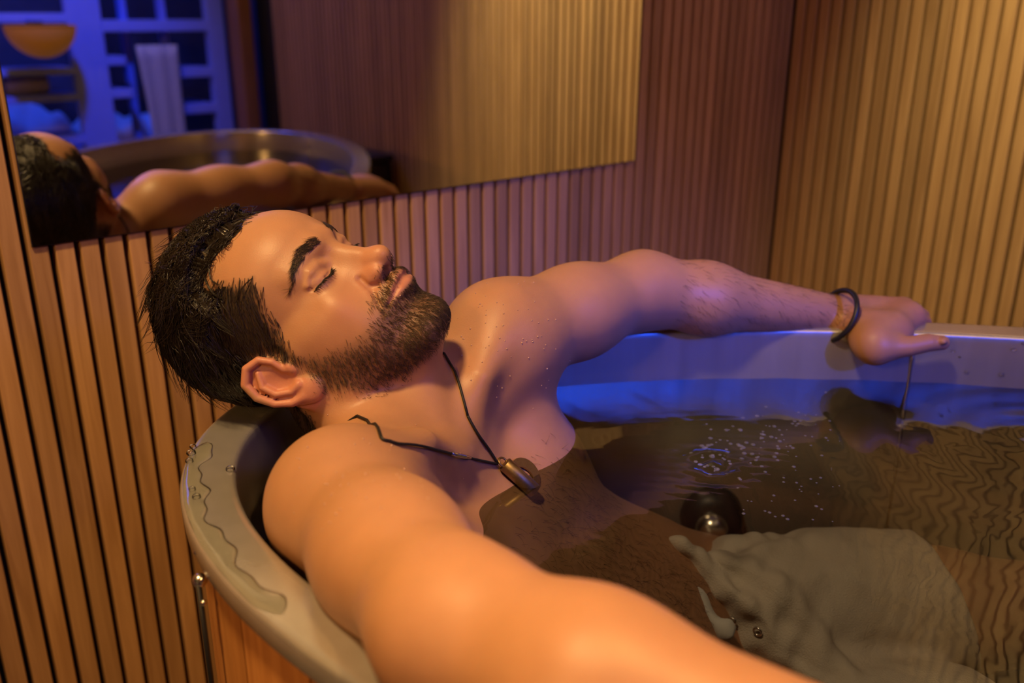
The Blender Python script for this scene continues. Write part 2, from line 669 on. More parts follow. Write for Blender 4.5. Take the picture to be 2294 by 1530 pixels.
# orange half bowl lamp under the upper shelf
bm = bmesh.new()
prof = [(0.113 * math.cos(a), -0.108 * math.sin(a)) for a in np.linspace(0, math.pi / 2, 12)]
ring = []
nseg = 32
for r, z in prof[:-1]:
    ring.append([bm.verts.new((r * math.cos(2 * math.pi * q / nseg), r * math.sin(2 * math.pi * q / nseg), z)) for q in range(nseg)])
tip = bm.verts.new((0, 0, prof[-1][1]))
for a, b in zip(ring[:-1], ring[1:]):
    for q in range(nseg):
        bm.faces.new((a[q], b[q], b[(q + 1) % nseg], a[(q + 1) % nseg]))
for q in range(nseg):
    bm.faces.new((ring[-1][q], tip, ring[-1][(q + 1) % nseg]))
bm.faces.new(ring[0][::-1])
lampo = empty('bowl_lamp', kk((0.875, YU + 0.02, zr(-0.03))))
tag(lampo, 'orange half bowl lamp below the upper blue shelf, at the mirror\'s left edge', 'lamp')
sh = bm_obj('lamp_shade', bm, M_ORANGE, lampo, True)
bm = bmesh.new()
box_bm(bm, (-0.012, -0.125, 0.0), (0.012, 0.0, 0.012), 0.002)
bm_obj('wall_arm', bm, M_BLACK, lampo)

# rolled grey towels on the middle shelf and the white towels on the bench
rolls = []
for i, xs in enumerate((0.72, 0.86)):
    r0 = 0.030
    Vr, Fr = tube_geo([(xs - 0.068, 0, 0), (xs - 0.064, 0, 0), (xs, 0, 0), (xs + 0.064, 0, 0), (xs + 0.068, 0, 0)], [r0 * 0.85, r0, r0 * 1.04, r0, r0 * 0.85], 20)
    Vr = [(v[0], v[1] + YU - 0.20, v[2] + zr(-0.2545) + r0 * 1.04) for v in Vr]
    ro = mesh_obj('rolled_towel', [kk(v) for v in Vr], Fr, M_GTOWEL, None, True)
    tag(ro, ('grey rolled towel leftmost on the shelf under the orange lamp' if i == 0 else 'grey rolled towel beside the wide blue lit post, on the shelf under the orange lamp'), 'towel', 'rolled towels on the shelf')
bench = empty('bench', kk((1.0, -1.6, 0)))
tag(bench, 'low cabin bench in blue light carrying white towels, seen in the mirror', 'bench')
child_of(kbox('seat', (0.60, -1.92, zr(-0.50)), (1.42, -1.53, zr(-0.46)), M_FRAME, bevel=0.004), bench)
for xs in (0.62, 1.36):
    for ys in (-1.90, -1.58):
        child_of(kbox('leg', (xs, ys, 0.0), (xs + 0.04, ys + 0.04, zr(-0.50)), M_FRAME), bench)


def soft_towel(name, c, size, seed, label):
    rng = np.random.default_rng(seed)
    nx, ny = 28, 18
    V, Fc = [], []
    for i in range(nx + 1):
        for jy in range(ny + 1):
            u, v = i / nx * 2 - 1, jy / ny * 2 - 1
            e = max(0.0, 1 - max(abs(u), abs(v)) ** 6)
            z = size[2] * e ** 0.5 * (0.75 + 0.25 * math.sin(3.1 * u + seed) * math.cos(2.3 * v + seed)) + 0.006 * math.sin(14 * u + 5 * v) * e
            V.append((c[0] + u * size[0], c[1] + v * size[1], c[2] + z))
    for i in range(nx):
        for jy in range(ny):
            a = i * (ny + 1) + jy
            Fc.append((a, a + ny + 1, a + ny + 2, a + 1))
    o = mesh_obj(name, [kk(v) for v in V], Fc, M_TOWEL, None, True)
    md = o.modifiers.new('thick', 'SOLIDIFY')
    md.thickness = 0.004
    return tag(o, label, 'towel', 'white towels on the blue cabin bench')


soft_towel('folded_towel', (0.88, -1.70, zr(-0.459)), (0.16, 0.14, 0.17), 1, 'plump white towel glowing blue on the bench, left of the wide post in the mirror')
soft_towel('folded_towel', (1.21, -1.68, zr(-0.459)), (0.15, 0.13, 0.11), 5, 'lower white towel glowing blue on the bench, right of the wide post in the mirror')

# black box standing by the right wall, seen at the bottom of the mirror
bb = empty('black_box', kk((1.50, -0.42, 0)))
tag(bb, 'black plastic box standing against the right slatted wall, low in the mirror', 'box')
child_of(kbox('body', (1.42, -0.53, 0.0), (1.61, -0.33, zr(-0.43)), M_BLACK, bevel=0.015, seg=3), bb)
child_of(kbox('lid', (1.415, -0.535, zr(-0.43)), (1.615, -0.325, zr(-0.41)), M_BLACK, bevel=0.006, seg=2), bb)

# ------------------------------------------------------------------ tub
TC = np.array([0.7854, 0.0609]) * KR
TH, TL, TW, TN = -0.9371, 0.8275 * KR, 0.4167 * KR, 2.089
ZRIM = CAMZ - 0.3308 * KR
ZWAT = ZRIM - 0.062
FLG = 0.042


def tub_pt(t, off=0.0):
    c, s = math.cos(t), math.sin(t)
    a = TL * math.copysign(abs(c) ** (2 / TN), c)
    b = TW * math.copysign(abs(s) ** (2 / TN), s)
    na = abs(a / TL) ** (TN - 1) * math.copysign(1, a) / TL
    nb = abs(b / TW) ** (TN - 1) * math.copysign(1, b) / TW
    l = math.hypot(na, nb)
    a += na / l * off
    b += nb / l * off
    ct, st = math.cos(TH), math.sin(TH)
    return (TC[0] + a * ct - b * st, TC[1] + a * st + b * ct)


NT = 240
ts = np.linspace(0, 2 * math.pi, NT, endpoint=False)
tub = empty('ice_bath_tub', (TC[0], TC[1], 0))
tag(tub, 'long oval ice bath with steel liner, flat steel rim and orange wooden staves', 'bathtub')
ZB = ZRIM - 0.62
prof = [(-0.004, -0.024), (0.0, -0.018), (0.0004, -0.003), (-0.0008, -0.0006), (-0.0025, 0.0), (-0.008, 0.0), (-0.020, 0.0), (-FLG + 0.006, 0.0), (-FLG + 0.002, -0.0004), (-FLG, -0.0015), (-FLG - 0.0014, -0.004), (-FLG - 0.002, -0.010)]
for q in np.linspace(0.05, 0.56, 12):
    prof.append((-FLG - 0.006 - 0.02 * (q - 0.05), -q))
prof.insert(-12, (-FLG - 0.0035, -0.020))
prof += [(-FLG - 0.03, -0.595), (-FLG - 0.06, -0.612), (-FLG - 0.12, -0.62)]
V, Fc = [], []
for off, z in prof:
    for t in ts:
        x, y = tub_pt(t, off)
        V.append((x, y, ZRIM + z))
for i in range(len(prof) - 1):
    for q in range(NT):
        r = (q + 1) % NT
        Fc.append((i * NT + q, i * NT + r, (i + 1) * NT + r, (i + 1) * NT + q))
Fc.append(tuple((len(prof) - 1) * NT + q for q in range(NT)))
child_of(mesh_obj('steel_liner', V, [f[::-1] for f in Fc], M_STEEL, None, True), tub)
# weld seam on the far inner wall
def tub_param(px, py, z):
    d = FWD + (px - 1147.0) / FPX * RGT - (py - 765.0) / FPX * UPV
    p = d * (z - CAMZ) / d[2]
    q = np.array(p[:2]) - TC
    a = q[0] * math.cos(TH) + q[1] * math.sin(TH)
    b = -q[0] * math.sin(TH) + q[1] * math.cos(TH)
    return math.atan2(math.copysign(abs(b / TW) ** (TN / 2), b), math.copysign(abs(a / TL) ** (TN / 2), a))


tseam = tub_param(2088, 750, ZRIM)
child_of(tube('weld_seam', [(*tub_pt(tseam, -FLG - 0.0055 - 0.02 * max(0, q - 0.05)), ZRIM - q) for q in np.linspace(0.012, 0.5, 20)], 0.0022, M_SILVER, None, 6), tub)
# wooden staves round the outside
NSTV = 46
arc = np.array([tub_pt(t, -0.012) for t in np.linspace(0, 2 * math.pi, 2001)])
cum = np.concatenate([[0], np.cumsum(np.linalg.norm(np.diff(arc, axis=0), axis=1))])
tpar = np.linspace(0, 2 * math.pi, 2001)


def t_at(s):
    return float(np.interp(s % cum[-1], cum, tpar))


for q in range(NSTV):
    s0 = cum[-1] * q / NSTV + 0.0012
    s1 = cum[-1] * (q + 1) / NSTV - 0.0012
    V, Fc = [], []
    cols = np.linspace(s0, s1, 5)
    for off in (-0.010, -0.032):
        for z in (0.03, ZRIM - 0.0285):
            for s in cols:
                dd = 0.0015 if (s == cols[0] or s == cols[-1]) and off == -0.010 else 0.0
                x, y = tub_pt(t_at(s), off - dd)
                V.append((x, y, z))
    for c in range(4):
        Fc.append((c, c + 1, 5 + c + 1, 5 + c))
        Fc.append((10 + c + 1, 10 + c, 15 + c, 15 + c + 1))
        Fc.append((5 + c, 5 + c + 1, 15 + c + 1, 15 + c))
        Fc.append((c + 1, c, 10 + c, 10 + c + 1))
    Fc += [(0, 5, 15, 10), (4, 14, 19, 9)]
    child_of(mesh_obj('stave', V, Fc, M_STAVE, None, False), tub)
# bracket with dome nuts at the left
tb = tub_param(432, 1215, ZRIM)
bx, by = tub_pt(tb, 0.0)
brk = []
ct = np.array([bx, by])
nrm2 = ct - np.array(tub_pt(tb, -0.1))
nrm2 /= np.linalg.norm(nrm2)
lug = child_of(tube('clamp_rod', [(*(ct + nrm2 * 0.002), ZRIM - 0.03), (*(ct + nrm2 * 0.002), ZRIM - 0.12), (*(ct + nrm2 * 0.002), ZRIM - 0.50)], 0.0022, M_BLACK, None, 8), tub)
dnut = float((np.array([*ct, ZRIM - 0.04]) - CAM0) @ FWD)
for ux, uy, rr, dd in ((441, 1236, 0.0028, 0.0), (447, 1300, 0.0056, 0.0), (452, 1299, 0.0026, -0.006), (456, 1350, 0.0026, 0.0)):
    bm = bmesh.new()
    bmesh.ops.create_uvsphere(bm, u_segments=16, v_segments=10, radius=rr)
    o = bm_obj('dome_nut', bm, M_DOME, None, True)
    o.location = tuple(P(ux, uy, dnut + dd))
    child_of(o, tub)

# ------------------------------------------------------------------ signed-distance body
class Field:
    def __init__(self):
        self.ops = []

    def add(self, fn, lo, hi, k=0.01, mode='add'):
        m = k + 0.012
        self.ops.append((fn, np.asarray(lo) - m, np.asarray(hi) + m, k, mode))

    def cone(self, a, ra, b, rb, k=0.01, mode='add', fr=None):
        if fr is not None:
            a, b = fr.w(a), fr.w(b)
            ra, rb = ra * fr.s, rb * fr.s
        a = np.asarray(a, float)
        b = np.asarray(b, float)
        ba = b - a
        l2 = float(ba @ ba) + 1e-12

        def fn(p):
            q = p - a
            h = np.clip(q @ ba / l2, 0, 1)
            return np.linalg.norm(q - h[:, None] * ba, axis=1) - (ra + (rb - ra) * h)
        r = max(ra, rb)
        self.add(fn, np.minimum(a, b) - r, np.maximum(a, b) + r, k, mode)

    def chain(self, pts, rad, k=0.01, mode='add', fr=None):
        rad = np.broadcast_to(np.asarray(rad, float), (len(pts),))
        if fr is not None:
            pts = [fr.w(p) for p in pts]
            rad = rad * fr.s
        A = [np.asarray(p, float) for p in pts]

        def fn(p):
            best = None
            for a, b, ra, rb in zip(A[:-1], A[1:], rad[:-1], rad[1:]):
                ba = b - a
                q = p - a
                h = np.clip(q @ ba / (float(ba @ ba) + 1e-12), 0, 1)
                d = np.linalg.norm(q - h[:, None] * ba, axis=1) - (ra + (rb - ra) * h)
                best = d if best is None else np.minimum(best, d)
            return best
        r = float(rad.max())
        self.add(fn, np.min(A, 0) - r, np.max(A, 0) + r, k, mode)

    def ell(self, c, r, k=0.01, mode='add', fr=None, rot=None):
        """ellipsoid with semi axes r along the frame axes (rot: extra local rotation)"""
        r = np.asarray(r, float)
        if fr is not None:
            c = fr.w(c)
            B = fr.B
            r = r * fr.s
        else:
            c = np.asarray(c, float)
            B = np.eye(3)
        if rot is not None:
            B = B @ rot

        def fn(p):
            q = (p - c) @ B
            k0 = np.linalg.norm(q / r, axis=1)
            k1 = np.linalg.norm(q / (r * r), axis=1)
            return k0 * (k0 - 1.0) / np.maximum(k1, 1e-9)
        ext = np.abs(B) @ r
        self.add(fn, c - ext, c + ext, k, mode)

    def eval(self, p):
        f = np.full(len(p), 1.0)
        for fn, lo, hi, k, mode in self.ops:
            m = np.all((p > lo) & (p < hi), axis=1)
            if not m.any():
                continue
            d = fn(p[m])
            f[m] = self.mix(f[m], d, k, mode)
        return f

    @staticmethod
    def mix(f, d, k, mode):
        if mode == 'add':
            h = np.maximum(k - np.abs(f - d), 0.0) / k
            return np.minimum(f, d) - h * h * k * 0.25
        d = -d
        h = np.maximum(k - np.abs(f - d), 0.0) / k
        return np.maximum(f, d) + h * h * k * 0.25

    def grid(self, lo, hi, h):
        lo = np.asarray(lo, float)
        n = np.ceil((np.asarray(hi) - lo) / h).astype(int) + 1
        f = np.full(tuple(n), 1.0, np.float32)
        ax = [lo[i] + h * np.arange(n[i]) for i in range(3)]
        for fn, a, b, k, mode in self.ops:
            i0 = np.maximum(np.ceil((a - lo) / h).astype(int), 0)
            i1 = np.minimum(np.floor((b - lo) / h).astype(int) + 1, n)
            if np.any(i1 <= i0):
                continue
            for xa in range(i0[0], i1[0], 24):          # slabs keep memory small
                xb = min(xa + 24, i1[0])
                X, Y, Z = np.meshgrid(ax[0][xa:xb], ax[1][i0[1]:i1[1]], ax[2][i0[2]:i1[2]], indexing='ij')
                pts = np.stack([X.ravel(), Y.ravel(), Z.ravel()], 1)
                d = fn(pts).reshape(X.shape)
                sl = (slice(xa, xb), slice(i0[1], i1[1]), slice(i0[2], i1[2]))
                f[sl] = self.mix(f[sl], d, k, mode)
        return f, lo

    def grad(self, p, e=0.0004):
        g = np.zeros_like(p)
        for s in ((1, -1, -1), (-1, -1, 1), (-1, 1, -1), (1, 1, 1)):
            s = np.array(s, float)
            g += s * self.eval(p + s * e)[:, None]
        return g / (np.linalg.norm(g, axis=1)[:, None] + 1e-12)

    def project(self, p, off=0.0, it=3):
        for _ in range(it):
            d = self.eval(p) - off
            d = np.clip(d, -0.02, 0.02)
            p = p - d[:, None] * self.grad(p)
        return p


def surface_nets(f, lo, h):
    ins = f < 0
    s = [slice(0, -1), slice(1, None)]
    cnt = np.zeros(tuple(np.array(f.shape) - 1), np.int8)
    for a in (0, 1):
        for b in (0, 1):
            for c in (0, 1):
                cnt += ins[s[a], s[b], s[c]]
    act = (cnt > 0) & (cnt < 8)
    idx = np.argwhere(act)
    nid = np.full(act.shape, -1, np.int32)
    nid[act] = np.arange(len(idx), dtype=np.int32)
    acc = np.zeros((len(idx), 3))
    num = np.zeros(len(idx))
    cor = {}
    for a in (0, 1):
        for b in (0, 1):
            for c in (0, 1):
                cor[(a, b, c)] = f[idx[:, 0] + a, idx[:, 1] + b, idx[:, 2] + c].astype(float)
    for a in cor:
        for dx in range(3):
            if a[dx] == 0:
                b = list(a)
                b[dx] = 1
                fa, fb = cor[a], cor[tuple(b)]
                m = (fa < 0) != (fb < 0)
                t = np.zeros(len(idx))
                t[m] = fa[m] / (fa[m] - fb[m])
                p = np.tile(np.array(a, float), (len(idx), 1))
                p[:, dx] = t
                acc[m] += p[m]
                num[m] += 1
    V = lo + h * (idx + acc / num[:, None])
    quads = []
    for ax in range(3):
        b, c = (ax + 1) % 3, (ax + 2) % 3
        sa = [slice(None)] * 3
        sb = [slice(None)] * 3
        sa[ax] = slice(0, -1)
        sb[ax] = slice(1, None)
        A, Bq = ins[tuple(sa)], ins[tuple(sb)]
        e = np.argwhere(A != Bq)
        ok = (e[:, b] > 0) & (e[:, c] > 0) & (e[:, b] < f.shape[b] - 1) & (e[:, c] < f.shape[c] - 1)
        e = e[ok]
        flip = A[e[:, 0], e[:, 1], e[:, 2]]
        q = []
        for db, dc in ((-1, -1), (0, -1), (0, 0), (-1, 0)):
            o = e.copy()
            o[:, b] += db
            o[:, c] += dc
            q.append(nid[o[:, 0], o[:, 1], o[:, 2]])
        q = np.stack(q, 1)
        q[~flip] = q[~flip][:, ::-1]
        quads.append(q)
    return V, np.concatenate(quads)


def np_mesh(name, V, Q, mat, smooth=True):
    me = bpy.data.meshes.new(name)
    n = Q.shape[1]
    me.vertices.add(len(V))
    me.vertices.foreach_set('co', np.asarray(V, np.float32).ravel())
    me.loops.add(len(Q) * n)
    me.loops.foreach_set('vertex_index', np.asarray(Q, np.int32).ravel())
    me.polygons.add(len(Q))
    me.polygons.foreach_set('loop_start', np.arange(0, len(Q) * n, n, dtype=np.int32))
    me.polygons.foreach_set('loop_total', np.full(len(Q), n, dtype=np.int32))
    me.update(calc_edges=True)
    me.validate()
    if smooth:
        me.polygons.foreach_set('use_smooth', [True] * len(me.polygons))
    me.materials.append(mat)
    return me


class Frame:
    def __init__(self, O, B, s):
        self.O, self.B, self.s = np.asarray(O, float), np.asarray(B, float), s

    def w(self, p):
        return self.O + self.B @ (np.asarray(p, float) * self.s)

    def l(self, p):
        return (np.asarray(p) - self.O) @ self.B / self.s


HB = np.array([[0.78366184, 0.21115163, -0.58419955], [0.59631581, -0.51916763, 0.61226827], [0.17401605, 0.8281787, 0.53276491]])
HEAD = Frame(np.array([0.39175844, 0.73458083, -0.27578213 + CAMZ]), HB, 0.001 * 0.98546669)

BODY = Field()
Fd = BODY
# ---- torso
notch = P(1035, 985, 0.838)
nip = P(1258, 1160, 0.885)
navel = P(1470, 1325, 0.935)
waist = P(1630, 1400, 0.975)
Tn = nip - notch
Tn /= np.linalg.norm(Tn)
shR = P(772, 1132, 0.700)
shL = P(1125, 752, 0.945)
Xs = shL - shR
Xn = Xs - Tn * (Xs @ Tn)
Xn /= np.linalg.norm(Xn)
Nn = np.cross(Xn, -Tn)
TOR = Frame(notch, np.stack([Xn, Nn, -Tn], 1), 1.0)
chest_c = nip - Nn * 0.106 - Tn * 0.010
Fd.ell(TOR.l(chest_c), (0.150, 0.104, 0.185), 0.03, fr=TOR)
Fd.ell(TOR.l(navel - Nn * 0.098), (0.138, 0.098, 0.17), 0.06, fr=TOR)
Fd.ell(TOR.l(waist - Nn * 0.100), (0.155, 0.105, 0.14), 0.06, fr=TOR)
# shoulder girdle
nb = notch - Nn * 0.060 - Tn * 0.005
Fd.cone(nb, 0.046, shR * 0.8 + nb * 0.2, 0.042, 0.04)
Fd.cone(nb, 0.046, shL * 0.8 + nb * 0.2, 0.042, 0.04)
# pectorals
pR = nip - Xn * 0.080 - Nn * 0.036 - Tn * 0.01
pL = nip + Xn * 0.080 - Nn * 0.036 - Tn * 0.01
Fd.ell(TOR.l(pR), (0.072, 0.034, 0.062), 0.03, fr=TOR)
Fd.ell(TOR.l(pL), (0.072, 0.034, 0.062), 0.03, fr=TOR)
Fd.cone(pR - Tn * 0.02 - Nn * 0.01, 0.038, shR * 0.75 + pR * 0.25, 0.040, 0.04)
Fd.cone(pL - Tn * 0.02 - Nn * 0.01, 0.036, shL * 0.75 + pL * 0.25, 0.042, 0.04)
# deltoids
Fd.ell(shR, (0.054, 0.054, 0.056), 0.035)
Fd.ell(shL, (0.054, 0.054, 0.054), 0.035)
# ---- neck
nk0 = HEAD.w((0, -22, -40))
nk1 = notch - Nn * 0.065 - Tn * 0.005
Fd.cone(nk0, 0.050, nk1, 0.054, 0.03)
Fd.cone(HEAD.w((0, -45, -30)), 0.040, nk1 - Nn * 0.03, 0.044, 0.03)
# trapezius
Fd.cone(nk0 * 0.45 + nk1 * 0.55, 0.036, shL * 0.7 + nk1 * 0.3, 0.032, 0.04)
Fd.cone(nk0 * 0.45 + nk1 * 0.55, 0.036, shR * 0.7 + nk1 * 0.3, 0.032, 0.04)
# ---- right arm (near)
elR = P(1022, 1402, 0.500)
fR = P(1330, 1548, 0.440)
wrR = P(2320, 1905, 0.360)
mR = shR * 0.5 + elR * 0.5
Fd.cone(shR, 0.052, mR, 0.046, 0.03)
Fd.cone(mR, 0.046, elR, 0.042, 0.03)
Fd.cone(elR, 0.041, fR, 0.043, 0.03)
Fd.cone(fR, 0.043, wrR, 0.028, 0.03)
# right hand resting further along the near rim, out of the picture
hdR = wrR + (wrR - fR) / np.linalg.norm(wrR - fR) * 0.05
for q in range(4):
    side = np.cross((wrR - fR) / np.linalg.norm(wrR - fR), np.array([0, 0, 1.0]))
    base = hdR + side * (q - 1.5) * 0.019
    dirn = (wrR - fR) / np.linalg.norm(wrR - fR)
    ln = (0.068, 0.078, 0.074, 0.058)[q]
    Fd.chain([wrR + side * (q - 1.5) * 0.010, base, base + dirn * 0.045, base + dirn * (0.045 + ln * 0.5) - np.array([0, 0, 0.012]), base + dirn * (0.045 + ln * 0.8) - np.array([0, 0, 0.034])], [0.017, 0.013, 0.0105, 0.0095, 0.008], 0.006)
Fd.chain([wrR + side * 0.02, hdR + side * 0.042, hdR + side * 0.058 + dirn * 0.028, hdR + side * 0.060 + dirn * 0.055], [0.016, 0.013, 0.011, 0.009], 0.008)
# ---- left arm (far)
elL = P(1440, 650, 1.064)
wrL = P(1862, 705, 1.140)
mL = shL * 0.5 + elL * 0.5
Fd.cone(shL, 0.052, mL, 0.047, 0.03)
Fd.cone(mL, 0.047, elL, 0.040, 0.03)
fL = elL * 0.68 + wrL * 0.32
Fd.cone(elL, 0.040, fL, 0.038, 0.03)
Fd.cone(fL, 0.038, wrL, 0.0250, 0.03)
# ---- left hand on the far rim
LH = {}
kn = P(2035, 712, 1.140)      # index knuckle
kn2 = P(2022, 690, 1.161)
kn3 = P(2002, 690, 1.179)
kn4 = P(1975, 700, 1.193)
for a, kx in ((P(1880, 720, 1.134), kn), (P(1885, 700, 1.143), kn2), (P(1885, 695, 1.153), kn3), (P(1880, 700, 1.162), kn4)):
    Fd.chain([a, kx * 0.55 + a * 0.45, kx], [0.019, 0.0165, 0.0135], 0.012)
Fd.cone(P(1932, 733, 1.112), 0.021, P(1992, 745, 1.100), 0.024, 0.022)
Fd.cone(P(1958, 770, 1.076), 0.019, kn, 0.017, 0.022)
Fd.cone(P(1946, 745, 1.10), 0.018, P(1960, 773, 1.074), 0.019, 0.022)
# fingers curl over the rim, away from the camera
for kx, e1, e2, e3 in ((kn, P(2066, 722, 1.166), P(2072, 752, 1.188), P(2050, 775, 1.193)),
                       (kn2, P(2062, 708, 1.188), P(2066, 745, 1.212), P(2040, 768, 1.215)),
                       (kn3, P(2040, 708, 1.207), P(2044, 745, 1.229), P(2020, 765, 1.231)),
                       (kn4, P(2004, 715, 1.218), P(2010, 748, 1.236), P(1990, 765, 1.238))):
    Fd.chain([kx, e1, e2, e3], [0.0125, 0.0108, 0.0095, 0.0082], 0.004)
# thumb along the inner edge
Fd.chain([P(1940, 765, 1.085), P(1968, 780, 1.070), P(2035, 776, 1.064), P(2078, 768, 1.064), P(2110, 768, 1.066)], [0.017, 0.0165, 0.0118, 0.0106, 0.0086], 0.008)
Fd.ell(P(2112, 764, 1.056), (0.005, 0.005, 0.004), 0.003)

# ---- legs
hipL = waist + Xn * 0.085 + Tn * 0.07 - Nn * 0.075
hipR = waist - Xn * 0.085 + Tn * 0.07 - Nn * 0.075
knL = P(2420, 1375, 1.090)
knR = P(2420, 1690, 0.900)
Fd.cone(hipL, 0.085, hipL * 0.4 + knL * 0.6, 0.072, 0.04)
Fd.cone(hipL * 0.4 + knL * 0.6, 0.072, knL, 0.055, 0.03)
Fd.cone(hipR, 0.085, hipR * 0.4 + knR * 0.6, 0.072, 0.04)
Fd.cone(hipR * 0.4 + knR * 0.6, 0.072, knR, 0.055, 0.03)
ftL = np.array([1.27, -0.26, ZRIM - 0.53])
ftR = np.array([1.10, -0.39, ZRIM - 0.53])
for kx, ft in ((knL, ftL), (knR, ftR)):
    mid = kx * 0.65 + ft * 0.35
    Fd.cone(kx, 0.053, mid, 0.050, 0.03)
    Fd.cone(mid, 0.050, ft, 0.034, 0.03)
    fd = np.array([0.35, -0.55, 0.45])
    fd /= np.linalg.norm(fd)
    Fd.cone(ft - fd * 0.04, 0.034, ft + fd * 0.12, 0.028, 0.03)
    Fd.cone(ft + fd * 0.10, 0.03, ft + fd * 0.17, 0.018, 0.02)


# ---- head (millimetres in the head frame: x to his left, y forward, z up)
def hell(c, r, k, mode='add', rot=None):
    Fd.ell(c, r, k * 0.001, mode, HEAD, rot)


def hcone(a, ra, b, rb, k, mode='add'):
    Fd.cone(a, ra, b, rb, k * 0.001, mode, HEAD)


def hchain(pts, rad, k, mode='add'):
    Fd.chain(pts, rad, k * 0.001, mode, HEAD)


def rx(a):
    c, s = math.cos(a), math.sin(a)
    return np.array([[1, 0, 0], [0, c, -s], [0, s, c]])


def rz(a):
    c, s = math.cos(a), math.sin(a)
    return np.array([[c, -s, 0], [s, c, 0], [0, 0, 1]])


def ry(a):
    c, s = math.cos(a), math.sin(a)
    return np.array([[c, 0, s], [0, 1, 0], [-s, 0, c]])


hell((0, -6, 44), (73, 92, 80), 10)
hell((0, 36, 52), (57, 51.5, 45), 22)
hell((0, 42, -8), (53, 46, 52), 22)
hell((0, 50, -46), (38, 49, 34), 18)
hell((0, 30, -45), (52, 52, 46), 22)
for sx in (-1, 1):
    hcone((sx * 10, 85, 33), 9, (sx * 42, 66, 33), 8, 13)          # brow ridge
    hcone((sx * 44, 60, -12), 12, (sx * 58, 20, -3), 10, 18)       # cheekbone
    hcone((sx * 58, 5, -8), 9, (sx * 49, 8, -55), 13, 16)          # ramus
    hcone((sx * 47, 10, -57), 13, (sx * 18, 73, -88), 13, 16)
    hell((sx * 36, 46, -38), (22, 27, 30), 22)                          # cheek
    hell((sx * 50, 24, -22), (15, 24, 26), 20)      # jaw line
hell((0, 77, -87), (19, 17, 14), 14)
hcone((0, 20, -60), 34, (0, 55, -80), 22, 25)                       # under-jaw
hell((0, 103, -68), (17, 7, 5), 9, 'sub')                           # chin crease
# eye sockets, closed lids
for sx in (-1, 1):
    hell((sx * 30, 94, 12), (19, 16, 12), 12, 'sub')
    hell((sx * 31, 66, 11), (14.5, 15.0, 14.0), 5)
    hchain([(sx * 46, 70, 17), (sx * 38, 77, 21.5), (sx * 28, 80, 21.5), (sx * 18, 80, 17)], [2, 4, 4, 2.5], 5)   # brow fold
    hchain([(sx * 46.5, 69, 11), (sx * 40, 76.5, 9.2), (sx * 31, 80.5, 8.2), (sx * 22, 80, 8.8), (sx * 17, 78, 10.5)], 0.8, 2.0, 'sub')
    hchain([(sx * 46.0, 68, 14), (sx * 42, 75, 18.0), (sx * 31, 79.3, 20.5), (sx * 20, 80, 18.5)], 0.3, 4.0, 'sub')
# nose
hcone((0, 82, 22), 8.0, (0, 99, -14), 9.5, 9)
hcone((0, 68, 14), 15.0, (0, 80, -20), 19.0, 10)
hell((0, 104.5, -20), (10.5, 12.5, 10.5), 7)
for sx in (-1, 1):
    hell((sx * 12.5, 94, -25), (6.8, 12.0, 8.0), 5, rot=rx(-0.25))
hcone((0, 103, -27), 5.0, (0, 94, -33), 5.5, 6)
for sx in (-1, 1):
    hell((sx * 7.2, 99, -33.5), (4.0, 8.5, 6.0), 2.0, 'sub', rot=rz(sx * 0.35))
    hell((sx * 10.5, 101, -32.5), (3.2, 5.5, 4.0), 2.0, 'sub')
    hchain([(sx * 20, 88, -17), (sx * 22.0, 87, -26), (sx * 19, 91, -33)], 1.2, 5, 'sub')        # alar crease
    hchain([(sx * 23, 88, -30), (sx * 31, 83, -42), (sx * 35, 77, -52)], 0.4, 6, 'sub')         # nasolabial
# lips
ZL = 9.0
hchain([(-27, 87, -58 + ZL), (-17, 95, -54 + ZL), (-6, 100, -51 + ZL), (0, 100, -52 + ZL), (6, 100, -51 + ZL), (17, 95, -54 + ZL), (27, 87, -58 + ZL)], [2, 3.2, 4.0, 3.8, 4.0, 3.2, 2], 4)
hchain([(-25, 87, -60 + ZL), (-12, 95.5, -61.5 + ZL), (0, 98, -62 + ZL), (12, 95.5, -61.5 + ZL), (25, 87, -60 + ZL)], [2.2, 4.2, 5.2, 4.2, 2.2], 4)
hchain([(-30, 85, -59.5 + ZL), (-17, 98, -57.5 + ZL), (-6, 103, -56.5 + ZL), (0, 103.5, -57 + ZL), (6, 103, -56.5 + ZL), (17, 98, -57.5 + ZL), (30, 85, -59.5 + ZL)], 1.1, 3.0, 'sub')
# ears
for sx in (-1, 1):
    er = rz(sx * -0.42)
    def E(x, y, z, sx=sx):
        # ear plane: y grows to the front, turned outward towards the back
        c, s = math.cos(0.42), math.sin(0.42)
        y, z = (y + 8) * 0.966 - (z + 3) * 0.259 - 8, (y + 8) * 0.259 + (z + 3) * 0.966 - 5
        return (sx * (70 + x + s * (4 - y)), 4 - c * (4 - y), z)
    hell(E(-1, -13, -2), (4.0, 19, 30), 6, rot=rz(sx * 0.42) @ rx(0.26))
    hell(E(6.5, -11, -5), (6, 10.5, 14), 4, 'sub', rot=rz(sx * 0.42) @ rx(0.26))
    hchain([E(3, 0, -3), E(5, 5, 8), E(5, 3, 20), E(5, -8, 28), E(5, -22, 25), E(5, -30, 12), E(4.5, -31, -4), E(4, -26, -18), E(3, -18, -26)], [2.6, 3.0, 3.4, 3.8, 4.0, 3.8, 3.4, 3.2, 3.0], 2.5)
    hell(E(2.5, -9, -30), (4.2, 10, 9.5), 5, rot=rz(sx * 0.42))
    hchain([E(3, -10, 18), E(4.5, -20, 10), E(5, -22, -3), E(4.5, -16, -15), E(4, -8, -19)], [2.2, 3.0, 3.3, 3.0, 3.6], 2.5)
    hell(E(3, 3, -8), (3.5, 4.5, 6.5), 3.5)
